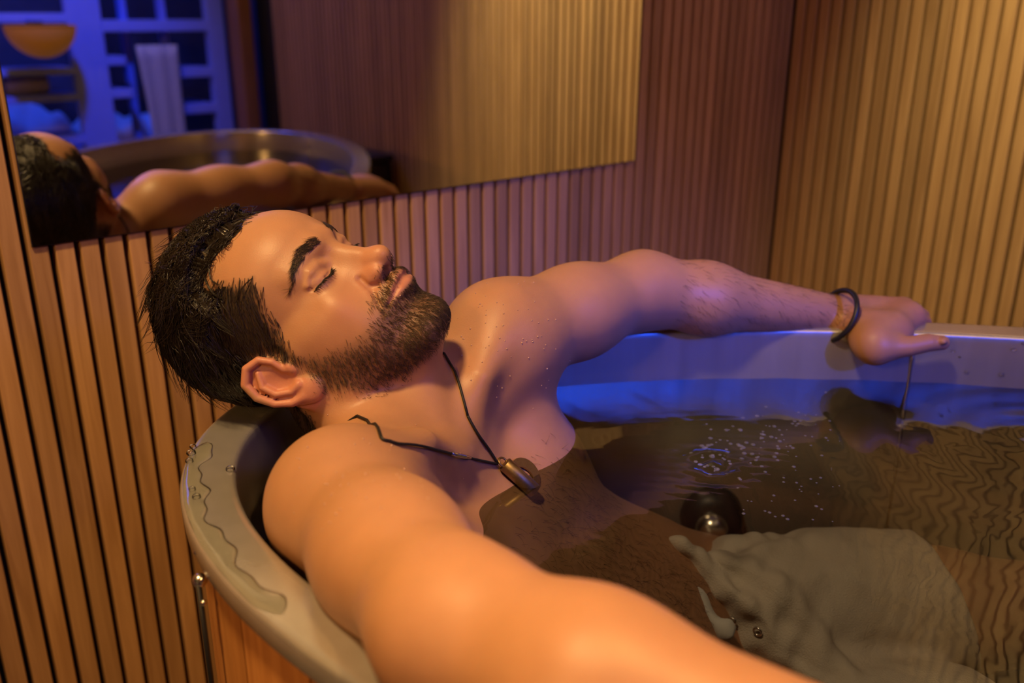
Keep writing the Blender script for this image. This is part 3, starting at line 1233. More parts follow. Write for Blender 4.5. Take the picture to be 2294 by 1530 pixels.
# throat details
Fd.cone(HEAD.w((0, 34, -98)), 0.017, notch - Nn * 0.028 - Tn * 0.01, 0.014, 0.03)
for sx in (-1, 1):
    Fd.cone(HEAD.w((sx * 52, -22, -35)), 0.017, notch - Nn * 0.016 + Xn * sx * 0.018, 0.010, 0.024)   # sternomastoid
# collar bones
Fd.chain([notch - Nn * 0.012 + Xn * 0.02, notch * 0.6 + shL * 0.4 + Nn * 0.018 - Tn * 0.015, shL - Tn * 0.02 + Nn * 0.03], [0.011, 0.011, 0.014], 0.022)
Fd.chain([notch - Nn * 0.012 - Xn * 0.02, notch * 0.6 + shR * 0.4 + Nn * 0.022 - Tn * 0.015, shR - Tn * 0.02 + Nn * 0.03], [0.011, 0.011, 0.014], 0.022)
# nipples
for sx in (-1, 1):
    Fd.ell(nip + Xn * sx * 0.095 + Tn * 0.012 - Nn * 0.004, (0.004, 0.004, 0.004), 0.006)

GH = 0.0028
allp = np.concatenate([[o[1], o[2]] for o in BODY.ops])
glo, ghi = allp.min(0) - 0.01, allp.max(0) + 0.01
fg, lo = BODY.grid(glo, ghi, GH)
VB, QB = surface_nets(fg, lo, GH)
del fg
# keep the biggest connected piece only
me = np_mesh('person', VB, QB, M_SKIN)
# refine the head region
bm = bmesh.new()
bm.from_mesh(me)
bm.verts.ensure_lookup_table()
L = HEAD.l(VB)
hm = (L[:, 2] > -125) & (np.abs(L[:, 0]) < 110) & (L[:, 1] > -120) & (L[:, 1] < 140) & (L[:, 2] < 160)
hm &= ((L[:, 1] > -30) | (np.abs(L[:, 0]) > 55))
hands = np.linalg.norm(VB - P(2010, 730, 1.155), axis=1) < 0.11
hm |= hands
eds = [e for e in bm.edges if hm[e.verts[0].index] and hm[e.verts[1].index]]
bmesh.ops.subdivide_edges(bm, edges=eds, cuts=1, use_grid_fill=True)
bm.to_mesh(me)
bm.free()
nv = len(me.vertices)
VB = np.zeros(nv * 3, np.float32)
me.vertices.foreach_get('co', VB)
VB = VB.reshape(-1, 3).astype(float)
VB = BODY.project(VB, 0.0, 2)
me.vertices.foreach_set('co', VB.astype(np.float32).ravel())
me.polygons.foreach_set('use_smooth', [True] * len(me.polygons))
me.update()


# ---- skin colouring (pigment: lips, beard shadow, scalp, brows, areola; plus painted nostril shade)
def sstep(a, b, x):
    t = np.clip((x - a) / (b - a), 0, 1)
    return t * t * (3 - 2 * t)


def poly_in(px, pts):
    """signed distance (mm, >0 inside) to a polygon in the (y,z) side view"""
    pts = np.asarray(pts, float)
    x, y = px[:, 0], px[:, 1]
    ins = np.zeros(len(px), bool)
    dist = np.full(len(px), 1e9)
    for a, b in zip(pts, np.roll(pts, -1, 0)):
        c = ((a[1] > y) != (b[1] > y)) & (x < (b[0] - a[0]) * (y - a[1]) / (b[1] - a[1] + 1e-12) + a[0])
        ins ^= c
        ba = b - a
        h = np.clip(((px - a) @ ba) / (ba @ ba + 1e-12), 0, 1)
        dist = np.minimum(dist, np.linalg.norm(px - a - h[:, None] * ba, axis=1))
    return np.where(ins, dist, -dist)


# side view outlines (y forward, z up)
HAIR_SIDE = [(71, 98), (58, 103), (41, 108), (30, 106), (18, 103), (20, 92), (32, 80), (54, 58), (50, 50), (41, 41), (30, 27), (20, 9), (16, -6), (7, -6), (4, 10), (-8, 24), (-24, 22), (-36, 8), (-38, -20), (-40, -48), (-60, -75), (-120, -70), (-160, 20), (-120, 160), (0, 160), (70, 130)]
BEARD_SIDE = [(16, -4), (31, -21), (46, -33), (62, -43), (72, -45), (78, -43), (84, -34), (96, -30), (112, -26), (118, -40), (118, -112), (60, -112), (30, -99), (14, -82), (6, -62), (-3, -42), (3, -28), (8, -16)]
BROW = [(-13, 29), (-12, 35), (-28, 41), (-44, 37), (-54, 27), (-44, 32), (-28, 33)]


def masks(V):
    l = HEAD.l(V)
    ax = np.abs(l[:, 0])
    near = (l[:, 2] > -112) & (l[:, 2] < 170) & (ax < 92) & (np.abs(l[:, 1]) < 170) & ((l[:, 2] > -60) | (ax < 66))
    hair = np.full(len(V), -1e3)
    beard = np.full(len(V), -1e3)
    sv = l[near][:, [1, 2]]
    lq = l[near]
    wob = 2.2 * np.sin(lq[:, 1] * 0.55 + 1.3 * np.sin(lq[:, 2] * 0.4)) * np.sin(lq[:, 2] * 0.48 + lq[:, 0] * 0.3)
    h = poly_in(sv, HAIR_SIDE) + wob
    on_ear = (np.abs(lq[:, 0]) > 73.5) & (lq[:, 2] < 30) & (lq[:, 1] > -46) & (lq[:, 1] < 12)
    h[on_ear] = -50
    fr_ = l[near]
    # the top hairline seen from the front
    hair[near] = h
    beard[near] = poly_in(sv, BEARD_SIDE)
    return l, ax, near, hair, beard


l, ax, near, hair_m, beard_m = masks(VB)
rng = np.random.default_rng(7)
base = np.array([0.47, 0.240, 0.128])
Cc = np.tile(base, (nv, 1))
Ln = l[near]
a2 = ax[near]
Cn = Cc[near]


def blend(C, m, col):
    return C * (1 - m[:, None]) + np.asarray(col) * m[:, None]


# ruddiness: nose, cheeks, ears
m = np.exp(-((Ln[:, 1] - 100) ** 2 / 400 + (Ln[:, 2] + 22) ** 2 / 300)) * 0.5
m = np.maximum(m, 0.35 * np.exp(-((a2 - 48) ** 2 / 300 + (Ln[:, 2] + 22) ** 2 / 250)) * (Ln[:, 1] > 20))
m = np.maximum(m, 0.75 * (a2 > 74) * (Ln[:, 1] < 12) * (np.abs(Ln[:, 2]) < 45))
Cn = blend(Cn, m, (0.56, 0.225, 0.14))
# lids
m = 0.4 * np.exp(-((a2 - 31) ** 2 / 130 + (Ln[:, 2] - 9) ** 2 / 90)) * (Ln[:, 1] > 50)
Cn = blend(Cn, m, (0.45, 0.20, 0.15))
# beard shadow
bm_ = sstep(-3, 12, beard_m[near])
lip_d = np.abs(Ln[:, 2] + 57 - ZL + 0.02 * a2) - (7.2 - 0.0075 * a2 ** 2)
lips = (1 - sstep(-1.5, 1.0, lip_d)) * (a2 < 28) * (Ln[:, 1] > 78)
bm_ *= (1 - lips)
bm_ *= np.where((a2 < 12) & (Ln[:, 2] > -66) & (Ln[:, 2] < -57), 0.8, 1.0)
Cn = blend(Cn, bm_ * 0.55, (0.17, 0.10, 0.062))
Cn = blend(Cn, lips * 0.8, (0.50, 0.20, 0.15))
# scalp
hm_ = sstep(-6, 9, hair_m[near])
Cn = blend(Cn, hm_ * 0.93, (0.030, 0.018, 0.011))
# brows
br = poly_in(np.stack([-a2, Ln[:, 2]], 1), BROW)
brm = sstep(-2.5, 2.0, br) * (Ln[:, 1] > 55)
Cn = blend(Cn, brm * 0.60, (0.11, 0.060, 0.032))
# nostril shade, painted dark into the skin colour
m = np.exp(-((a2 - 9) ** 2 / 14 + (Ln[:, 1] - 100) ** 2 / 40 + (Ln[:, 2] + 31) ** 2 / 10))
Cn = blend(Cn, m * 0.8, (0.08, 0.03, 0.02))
Cc[near] = Cn
# areolae and chest hair shade
for sx in (-1, 1):
    d = np.linalg.norm(VB - (nip + Xn * sx * 0.095 + Tn * 0.012), axis=1)
    Cc = blend(Cc, 0.75 * (1 - sstep(0.009, 0.016, d)), (0.30, 0.12, 0.085))
tl = TOR.l(VB)
tn = -(tl[:, 2])
ch = np.exp(-(tl[:, 0] / 0.075) ** 2) * sstep(0.08, 0.15, tn) * (1 - sstep(0.30, 0.45, tn)) * (tl[:, 1] > -0.12) * (np.abs(tl[:, 0]) < 0.2)
ch *= 0.45 + 0.55 * np.sin(VB[:, 0] * 260 + 3 * np.sin(VB[:, 2] * 190)) ** 2
Cc = blend(Cc, 0.45 * ch, (0.14, 0.08, 0.045))
# hand and knuckle redness
hd = np.exp(-(np.linalg.norm(VB - P(2030, 735, 1.145), axis=1) / 0.06) ** 2)
Cc = blend(Cc, 0.45 * hd, (0.62, 0.29, 0.21))
at = me.color_attributes.new('Col', 'FLOAT_COLOR', 'POINT')
at.data.foreach_set('color', np.concatenate([Cc, np.ones((nv, 1))], 1).astype(np.float32).ravel())

person = bpy.data.objects.new('person', me)
COL.objects.link(person)
tag(person, 'bearded bare chested man in greige swim shorts lying back in the ice bath, eyes closed', 'person')


def hit(px, py, d0=0.3, d1=1.6):
    """distance-march a photo ray on to the body"""
    dv = FWD + (px - 1147.0) / FPX * RGT - (py - 765.0) / FPX * UPV
    t = d0
    for _ in range(400):
        p = CAM0 + dv * t
        d = float(BODY.eval(p[None])[0])
        if d < 0.0004:
            break
        t += min(d, 0.03) * 0.7 if d < 0.5 else 0.012
        if t > d1:
            break
    return CAM0 + dv * t


# ------------------------------------------------------------------ water
V, Fc = [], []
NR = 170
for i in range(NR + 1):
    r = i / NR
    for t in ts:
        x, y = tub_pt(t, -FLG - 0.0062)
        x, y = TC[0] + (x - TC[0]) * r, TC[1] + (y - TC[1]) * r
        V.append((x, y, ZWAT))
V = np.array(V)
# long ripples towards the foot end
dspl = np.array([1.0, 0.30])
rr = np.hypot(V[:, 0] - dspl[0], V[:, 1] - dspl[1])
V[:, 2] += 0.0007 * np.sin(rr * 120 + 2.5 * np.sin(V[:, 1] * 17)) * np.exp(-rr * 1.2) * sstep(0.6, 1.0, V[:, 0])
dvj = FWD + (1598 - 1147.0) / FPX * RGT - (1040 - 765.0) / FPX * UPV
pj = CAM0 + dvj * ((ZWAT - CAMZ) / dvj[2])
rj = np.hypot(V[:, 0] - pj[0], V[:, 1] - pj[1])
V[:, 2] += 0.0030 * np.cos(rj * 230) * np.exp(-(rj / 0.030) ** 2) + 0.0012 * np.sin(V[:, 0] * 310) * np.sin(V[:, 1] * 270) * np.exp(-(rj / 0.07) ** 2)
for i in range(NR):
    for q in range(NT):
        r = (q + 1) % NT
        Fc.append((i * NT + q, i * NT + r, (i + 1) * NT + r, (i + 1) * NT + q))
wat = mesh_obj("water", V, [q[::-1] for q in Fc], M_WATER, None, True)
tag(wat, 'clear rippled water filling the oval bath just below its rim', 'water')



# ------------------------------------------------------------------ hair
def strand_mesh(name, pts, rad, mat, parent, nrm=None):
    """pts (n, m, 3) strand centre lines, rad (m,) or (n, m): one mesh of tapering three sided strands"""
    n, m, _ = pts.shape
    rad = np.broadcast_to(rad, (n, m))
    tg = np.gradient(pts, axis=1)
    tg /= np.linalg.norm(tg, axis=2, keepdims=True) + 1e-12
    ref = np.broadcast_to(np.array([0.31, 0.52, 0.79]), tg.shape) if nrm is None else np.broadcast_to(nrm[:, None, :], tg.shape)
    a = np.cross(tg, ref)
    a /= np.linalg.norm(a, axis=2, keepdims=True) + 1e-9
    b = np.cross(tg, a)
    ring = []
    for q in range(3):
        an = 2 * math.pi * q / 3
        ring.append(pts + rad[..., None] * (math.cos(an) * a + math.sin(an) * b))
    V = np.stack(ring, 2).reshape(-1, 3)
    i, j = np.meshgrid(np.arange(n), np.arange(m - 1), indexing='ij')
    base_ = ((i * m + j) * 3).ravel()
    Q = []
    for q in range(3):
        r = (q + 1) % 3
        Q.append(np.stack([base_ + q, base_ + r, base_ + 3 + r, base_ + 3 + q], 1))
    me_ = np_mesh(name, V, np.concatenate(Q), mat)
    o = bpy.data.objects.new(name, me_)
    return link(o, parent)


HAIRF = Field()
HAIRF.ell((0, -17, 60), (77, 101, 92), 0.008, 'add', HEAD)
HAIRF.ell((0, -6, 44), (73, 92, 80), 0.010, 'add', HEAD)
HAIRF.ell((0, 48, 90), (40, 22, 26), 0.014, 'add', HEAD)
HAIRF.cone((0, -30, -40), 50, (-30, -52, -110), 44, 0.02, 'add', HEAD)


def head_dirs(lp):
    """growth direction in the head frame"""
    ax_ = np.clip(np.abs(lp[:, 0]) / 75, 0, 1)
    side = sstep(0.62, 0.9, ax_) * (1 - sstep(95, 115, lp[:, 2]))
    top = np.stack([0.25 * np.sign(lp[:, 0]) * ax_, -np.ones(len(lp)), 0.05 - 0.004 * np.clip(-lp[:, 1], 0, 100)], 1)
    sd = np.stack([np.zeros(len(lp)), -0.65 * np.ones(len(lp)), -0.75 * np.ones(len(lp))], 1)
    return top * (1 - side[:, None]) + sd * side[:, None]


def grow(field, roots, dirs_l, length, m, lift0, lift1, rng, wav=0.0, jit=0.1):
    """grow strands along the surface: roots (n,3) world, dirs in head frame"""
    n = len(roots)
    d = (dirs_l + rng.normal(0, jit, dirs_l.shape)) @ HEAD.B.T
    d /= np.linalg.norm(d, axis=1)[:, None]
    pts = np.zeros((n, m, 3))
    p = roots.copy()
    ph = rng.uniform(0, 6.28, n)
    for i in range(m):
        t = i / (m - 1)
        g = field.grad(p, 0.001)
        off = lift0 + (lift1 - lift0) * t
        dist = field.eval(p)
        q = p + (off - np.clip(dist, -0.01, 0.01))[:, None] * g
        pts[:, i] = q
        tang = d - g * (d * g).sum(1)[:, None]
        tang /= np.linalg.norm(tang, axis=1)[:, None] + 1e-9
        sidev = np.cross(g, tang)
        p = q + (length / (m - 1))[:, None] * (tang + wav * np.sin(ph + 5 * t)[:, None] * sidev)
    return pts


def clump(pts, rng, kcl, amount):
    n, m, _ = pts.shape
    gi = rng.choice(n, kcl, replace=False)
    roots = pts[:, 0]
    best = np.zeros(n, int)
    for a_ in range(0, n, 500):
        dd = ((roots[a_:a_ + 500, None] - roots[gi][None]) ** 2).sum(2)
        best[a_:a_ + 500] = dd.argmin(1)
    gp = pts[gi[best]]
    t = (np.linspace(0, 1, m) ** 1.1 * amount)[None, :, None]
    return pts * (1 - t) + (gp + (pts[:, :1] - gp[:, :1]) * 0.25) * t


class Taper:
    """hair volume that thins out to nothing at the hairline"""
    grad = Field.grad
    project = Field.project

    def __init__(self, cap):
        self.cap = cap

    def eval(self, p):
        lp = HEAD.l(p)
        w_ = sstep(-2, 16, poly_in(lp[:, [1, 2]], HAIR_SIDE))
        return np.minimum(BODY.eval(p), self.cap.eval(p) + (1 - w_) * 0.020)


# volume under the strands
lo_ = HEAD.w((0, -17, 55)) - 0.125
hf, hlo = HAIRF.grid(lo_, lo_ + 0.25, 0.0025)
del hf
CAP = Field()
CAP.ell((0, -17, 60), (76, 100, 91), 0.008, 'add', HEAD)
CAP.ell((0, 48, 90), (38, 20, 24), 0.014, 'add', HEAD)
cf, clo = CAP.grid(lo_, lo_ + 0.25, 0.0022)
VH, QH = surface_nets(cf, clo, 0.0022)
lh = HEAD.l(VH)
inner = BODY.eval(VH)
streak = np.sin(lh[:, 0] * 0.55 + 2.0 * np.sin(lh[:, 1] * 0.05) + 1.5 * np.sin(lh[:, 2] * 0.045)) * np.sin(lh[:, 1] * 0.09 + lh[:, 0] * 0.12)
gn = CAP.grad(VH, 0.001)
VH = VH + gn * (0.0022 * streak - 0.0022)[:, None]
keep = (inner > -0.012)
# hairline: no volume in front of the hairline polygon
hm2 = poly_in(lh[:, [1, 2]], HAIR_SIDE)
TAP = Taper(CAP)
edge_ = hm2 < 18
VH[edge_] = TAP.project(VH[edge_], 0.0004, 4)
keep &= hm2 > -1.0
keep &= ~((np.abs(lh[:, 0]) > 54) & (lh[:, 2] < 74) & (lh[:, 1] > -12))
keep &= ~((np.abs(lh[:, 0]) > 60) & (lh[:, 2] < 34))
QH = QH[keep[QH].all(1)]
hair_me = np_mesh('hair', VH, QH, M_HAIR)
hair = link(bpy.data.objects.new('hair', hair_me), person)
hair['label'] = 'dark brown wet hair slicked back from the forehead'

rng = np.random.default_rng(11)
# long top strands
cand = VH[keep & (hm2 > 0)]
lc = HEAD.l(cand)
cand = cand[(lc[:, 2] > 15)]
fr0 = cand[(poly_in(HEAD.l(cand)[:, [1, 2]], HAIR_SIDE) < 22) & (HEAD.l(cand)[:, 2] > 78)]
r0 = np.concatenate([cand[rng.choice(len(cand), 4200)], fr0[rng.choice(len(fr0), 1500)]])
lr = HEAD.l(r0)
ln_ = 0.001 * rng.uniform(22, 46, len(r0))
pt = grow(Taper(HAIRF), r0, head_dirs(lr), ln_, 9, 0.0, 0.003, rng, 0.45, 0.24)
pt = clump(pt, rng, 360, 0.85)
strand_mesh('hair_strands', pt, np.linspace(1, 0.25, 9) * 0.00050, M_HAIR, hair)
# curly wet locks that fall over the front hairline
sel = fr0[rng.choice(len(fr0), 1500)]
dl_ = head_dirs(HEAD.l(sel)) * 0.6 + rng.normal(0, 0.5, (len(sel), 3)) * np.array([1.0, 1.0, 0.6])
pt = grow(Taper(HAIRF), sel, dl_, 0.001 * rng.uniform(22, 40, len(sel)), 10, 0.0012, 0.0065, rng, 1.1, 0.25)
pt = clump(pt, rng, 75, 0.9)
strand_mesh('curly_locks', pt, np.linspace(1, 0.25, 10) * 0.00050, M_HAIR, hair)
# untidy tips that leave the crown
sel = r0[(lr[:, 1] < 20) & (lr[:, 2] > 40)][:260]
pt = grow(HAIRF, sel, head_dirs(HEAD.l(sel)), np.full(len(sel), 0.040), 8, 0.001, 0.014, rng, 0.5, 0.3)
pt = clump(pt, rng, 40, 0.75)
strand_mesh('hair_tips', pt, np.linspace(1, 0.2, 8) * 0.00045, M_HAIR, hair)
# short sides, nape and temples on the skin itself
cand = VB[(hair_m > rng.uniform(-7, 7, nv)) & near & (hair_m > -40)]
lc = HEAD.l(cand)
cand = cand[((lc[:, 2] < 95) & (lc[:, 2] > -85)) | ((lc[:, 1] > 20) & (lc[:, 2] < 120))]
r1 = cand[rng.choice(len(cand), 8000)]
lr = HEAD.l(r1)
pt = grow(BODY, r1, head_dirs(lr), 0.001 * rng.uniform(8, 15, len(r1)) * (0.55 + 0.45 * sstep(5, 60, lr[:, 2])), 6, 0.0002, 0.0020, rng, 0.12, 0.14)
pt = clump(pt, rng, 900, 0.55)
strand_mesh('short_hair', pt, np.linspace(1, 0.3, 6) * 0.00028, M_HAIRS, hair)
# loose wet locks over the temple
locks = []
for poly, w_ in (([(452, 590), (462, 625), (478, 655), (500, 668)], 7), ([(440, 600), (446, 640), (462, 672)], 6), ([(500, 545), (512, 552), (520, 540), (514, 528)], 4),
                 ([(470, 600), (476, 628), (494, 640)], 5), ([(520, 500), (508, 535), (500, 560)], 4), ([(400, 560), (388, 590), (384, 620)], 6)):
    for q in range(w_):
        jx, jy = rng.normal(0, 3.5, 2)
        pp = []
        for (ux, uy) in poly:
            h_ = hit(ux + jx * 0.6, uy + jy * 0.6)
            if BODY.eval(h_[None])[0] < 0.01:
                pp.append(h_ - FWD * (0.0025 + 0.002 * rng.random()))
        if len(pp) > 2:
            locks.append(spline(pp, 12))
strand_mesh('loose_locks', np.array(locks), np.linspace(1, 0.25, 12) * 0.00055, M_HAIR, hair)

# beard and moustache
lipm = (np.abs(l[:, 2] + 57 - ZL) < 7.0 - 0.0075 * ax ** 2) & (ax < 28) & (l[:, 1] > 78)
wgt = np.where(near & ~lipm & (l[:, 2] > -108), 0.08 + sstep(-2, 16, beard_m) ** 1.5, 0.0) * (beard_m > -3)
wgt *= np.where(l[:, 2] < -100, 0.6, 1.0)
wgt *= 1.0 + 0.8 * ((l[:, 1] > 70) & (l[:, 2] > -50))
wgt *= 1.0 + 0.6 * (l[:, 2] < -75)
ci = rng.choice(nv, 8200, p=wgt / wgt.sum())
r2 = VB[ci] + rng.normal(0, 0.0005, (len(ci), 3))
lr = HEAD.l(r2)
mous = (lr[:, 2] > -50 + 0.2 * np.abs(lr[:, 0])) & (lr[:, 1] > 74)
dirs = np.stack([0.10 * np.sign(lr[:, 0]), -0.35 * np.ones(len(lr)), -0.85 * np.ones(len(lr))], 1)
dirs[mous] = np.stack([0.5 * np.sign(lr[mous, 0]) * np.clip(np.abs(lr[mous, 0]) / 12, 0.1, 1), 0.15 * np.ones(mous.sum()), -0.9 * np.ones(mous.sum())], 1)
chin = (lr[:, 1] > 62) & ~mous
dirs[chin] = np.array([0, 0.05, -1.0])
pt = grow(BODY, r2, dirs, 0.001 * rng.uniform(2.8, 5.6, len(r2)) * np.where(mous, 1.25, 1.0) * (0.75 + 0.45 * sstep(20, 80, lr[:, 1])), 5, 0.0001, 0.0020, rng, 0.15, 0.28)
pt = clump(pt, rng, 2200, 0.4)
beard = strand_mesh('beard', pt, np.linspace(1, 0.3, 5) * 0.00019, M_BEARD, person)
beard['label'] = 'short full brown beard with moustache'

# eyebrows
for sx in (-1, 1):
    bmask = near & (poly_in(np.stack([-ax, l[:, 2]], 1), BROW) > -0.8) & (l[:, 1] > 50) & (l[:, 0] * sx > 0)
    cb = VB[bmask]
    rb = cb[rng.choice(len(cb), 380)]
    lb = HEAD.l(rb)
    up_ = np.clip((-np.abs(lb[:, 0]) + 30) / 30, -0.5, 1)
    dirs = np.stack([sx * np.ones(len(lb)), -0.1 * np.ones(len(lb)), 0.15 + 0.9 * up_], 1)
    pt = grow(BODY, rb, dirs, 0.001 * rng.uniform(5, 9, len(rb)), 5, 0.0002, 0.0014, rng, 0.1, 0.2)
    strand_mesh('eyebrow', pt, np.linspace(1, 0.25, 5) * 0.00020, M_HAIRS, person)
# lashes along the closed lid line
for sx in (-1, 1):
    lid = spline([HEAD.w((sx * a_, b_, c_)) for a_, b_, c_ in ((47.0, 69.5, 10.6), (40, 77.2, 8.8), (31, 81.0, 7.8), (22, 80.0, 8.5), (17.0, 78.5, 10.2))], 70)
    lid = BODY.project(lid, 0.0002, 3)
    lash = []
    for q, p_ in enumerate(lid):
        u = q / 69
        out_ = HEAD.B @ np.array([sx * (0.45 - 0.6 * u), 0.75, -0.75])
        out_ /= np.linalg.norm(out_)
        ln2 = (0.0052 if 0 < u < 0.85 else 0.003) * rng.uniform(0.8, 1.15)
        jit_ = rng.normal(0, 0.0006, 3)
        lash.append([p_, p_ + out_ * ln2 * 0.5 + jit_ * 0.3, p_ + out_ * ln2 + HEAD.B @ np.array([0, 0.0, 0.0006]) + jit_])
    strand_mesh('eyelashes', np.array(lash), np.array([0.00030, 0.00024, 0.00010]), M_LASH, person)
    tube('lid_line', lid[4:-2], 0.00045, M_LASH, person, 5)

# chest hair below the necklace
cm = np.where((np.abs(tl[:, 0]) < 0.09) & (tn > 0.06) & (tn < 0.34) & (tl[:, 1] > -0.11), np.exp(-(tl[:, 0] / 0.055) ** 2) * sstep(0.06, 0.13, tn) + 0.02, 0)
ci = rng.choice(nv, 800, p=cm / cm.sum())
rc = VB[ci]
gc = BODY.grad(rc)
dr = Tn + rng.normal(0, 0.55, (len(rc), 3))
dr -= gc * (dr * gc).sum(1)[:, None]
dr /= np.linalg.norm(dr, axis=1)[:, None]
tt = np.linspace(0, 1, 5)[None, :, None]
ll = rng.uniform(0.006, 0.014, len(rc))[:, None, None]
pt = rc[:, None] + dr[:, None] * tt * ll + gc[:, None] * (0.002 * np.sin(tt * 2.6))
strand_mesh('chest_hair', pt, np.linspace(1, 0.3, 5) * 0.00016, M_BEARD, person)
# fine hair on the far forearm
fa = wrL - elL
fl = np.linalg.norm(fa)
uu = ((VB - elL) @ fa) / fl ** 2
pr_ = np.linalg.norm(VB - elL - uu[:, None] * fa, axis=1)
cf_ = ((uu > 0.1) & (uu < 1.0) & (pr_ < 0.055)).astype(float)
ci = rng.choice(nv, 900, p=cf_ / cf_.sum())
rc = VB[ci]
gc = BODY.grad(rc)
dr = fa / fl * 0.8 + np.array([0, 0, -0.7]) + rng.normal(0, 0.25, (len(rc), 3))
dr -= gc * (dr * gc).sum(1)[:, None]
dr /= np.linalg.norm(dr, axis=1)[:, None]
ll = rng.uniform(0.008, 0.016, len(rc))[:, None, None]
pt = rc[:, None] + dr[:, None] * tt * ll + gc[:, None] * (0.0015 * np.sin(tt * 2.6))
strand_mesh('forearm_hair', pt, np.linspace(1, 0.3, 5) * 0.00014, M_BEARD, person)

# ------------------------------------------------------------------ swim shorts
SHF = Field()


def halfspace(F_, p0, n_, k=0.004, size=0.5):
    p0 = np.asarray(p0)
    n_ = n_ / np.linalg.norm(n_)

    def fn(p):
        return -((p - p0) @ n_)
    F_.add(fn, p0 - size, p0 + size, k, 'sub')


hemc = P(2105, 1350, 1.065)
SHF.cone(P(1690, 1372, 1.035), 0.086, P(2230, 1350, 1.075), 0.0765, 0.02)
SHF.cone(hipR, 0.095, hipR * 0.35 + knR * 0.65, 0.088, 0.03)
SHF.ell(waist - Nn * 0.085 + Tn * 0.06, (0.13, 0.11, 0.12), 0.04)
SHF.cone(P(1850, 1352, 1.047), 0.0862, P(2230, 1350, 1.075), 0.0802, 0.0012)


def on_cloth(px, py, deep):
    """point on the shorts under a photo pixel, sunk by deep metres along the view"""
    dv = FWD + (px - 1147.0) / FPX * RGT - (py - 765.0) / FPX * UPV
    t = 0.7
    while t < 1.25 and SHF.eval((CAM0 + dv * t)[None])[0] > 0.0:
        t += 0.002
    return CAM0 + dv * (min(t, 0.985) + deep)


rollA = [on_cloth(1518, 1226, 0.004), on_cloth(1562, 1272, 0.004), on_cloth(1628, 1345, 0.004), on_cloth(1690, 1418, 0.004)]
rollB = [on_cloth(1600, 1246, 0.010), on_cloth(1690, 1285, 0.006), on_cloth(1765, 1345, 0.005), on_cloth(1815, 1420, 0.005), on_cloth(1850, 1500, 0.006)]
rollC = [on_cloth(1700, 1432, 0.006), on_cloth(1770, 1425, 0.007), on_cloth(1840, 1470, 0.007), on_cloth(1905, 1520, 0.008)]
SHF.chain(rollA, [0.013, 0.017, 0.020, 0.019], 0.010)
SHF.chain(rollB, [0.008, 0.015, 0.018, 0.018, 0.016], 0.007)
SHF.chain(rollC, [0.012, 0.016, 0.016, 0.012], 0.006)
halfspace(SHF, hemc, 0.94 * RGT + 0.34 * UPV, 0.003)
wA, wB = P(1500, 1212, 0.99), P(1690, 1420, 0.955)
wu = (wB - wA) / np.linalg.norm(wB - wA)
wn = -Tn + wu * (Tn @ wu)
wn /= np.linalg.norm(wn)
wn = wn * 0.6 + 0.4 * (-0.74 * RGT - 0.67 * UPV)
wn -= wu * (wn @ wu)
halfspace(SHF, wB, wn, 0.006)
aa = np.concatenate([[o_[1], o_[2]] for o_ in SHF.ops if np.all(o_[2] - o_[1] < 0.9)])
sg, slo = SHF.grid(aa.min(0), aa.max(0), 0.0035)
VS, QS = surface_nets(sg, slo, 0.0035)
gs = SHF.grad(VS, 0.002)
wr_ = 0.0028 * np.sin(VS @ np.array([70, 95, 40.0]) + 2.2 * np.sin(VS @ np.array([23.0, -31, 47]))) + 0.0014 * np.sin(VS @ np.array([-120, 150, 90.0]) + 1.7 * np.sin(VS @ np.array([60.0, 20, -35])))
legu = (VS - P(1690, 1372, 1.035)) @ RGT
VS = VS + gs * (wr_ * (0.25 + 0.75 * (1 - sstep(-0.02, 0.10, legu))))[:, None]
sh_o = link(bpy.data.objects.new('swim_shorts', np_mesh('swim_shorts', VS, QS, M_CLOTH)), person)
sh_o['label'] = 'greige swim shorts with loose floating waistband'
for uv in ((1640, 1392), (1697, 1415)):
    dv_ = FWD + (uv[0] - 1147.0) / FPX * RGT - (uv[1] - 765.0) / FPX * UPV
    t_ = 0.6
    while t_ < 1.3 and SHF.eval((CAM0 + dv_ * t_)[None])[0] > 0.001:
        t_ += 0.0015
    if t_ >= 1.3:
        continue
    c_ = CAM0 + dv_ * (t_ - 0.002)
    ng_ = SHF.grad(c_[None], 0.003)[0]
    e1_ = np.cross(ng_, UPV)
    e1_ /= np.linalg.norm(e1_)
    e2_ = np.cross(ng_, e1_)
    ringp = [c_ + 0.0042 * (math.cos(a_) * e1_ + math.sin(a_) * e2_) for a_ in np.linspace(0, 2 * math.pi, 16, endpoint=False)]
    tube('eyelet', ringp, 0.0013, M_SILVER, sh_o, 6, True)
wb = spline([P(1490, 1258, 0.985), P(1520, 1300, 0.972), P(1560, 1345, 0.958), P(1606, 1398, 0.945), P(1640, 1420, 0.94)], 24)
V, Fc = [], []
for q, p_ in enumerate(wb):
    tgt_ = wb[min(q + 1, 23)] - wb[max(q - 1, 0)]
    wv = np.cross(tgt_, FWD)
    wv /= np.linalg.norm(wv)
    wv = wv * 0.012 * (0.7 + 0.3 * math.sin(q * 0.7))
    V += [p_ - wv, p_ - FWD * 0.004, p_ + wv]
for q in range(23):
    for c in range(2):
        a_ = q * 3 + c
        Fc.append((a_, a_ + 1, a_ + 4, a_ + 3))
iw = mesh_obj('inner_waistband', V, Fc, simple('pale_waist_lining', (0.62, 0.60, 0.58), 0.8), sh_o, True)
iw.modifiers.new('thick', 'SOLIDIFY').thickness = 0.003

# ------------------------------------------------------------------ necklace, wristband, ring
nk = empty('necklace', tuple(hit(1112, 1038)))
tag(nk, 'black cord necklace with a brass pendant resting on the wet chest', 'necklace')


def on_skin(uvs, lift=0.0014):
    pp = np.array([hit(*uv) for uv in uvs])
    return pp + BODY.grad(pp, 0.002) * lift


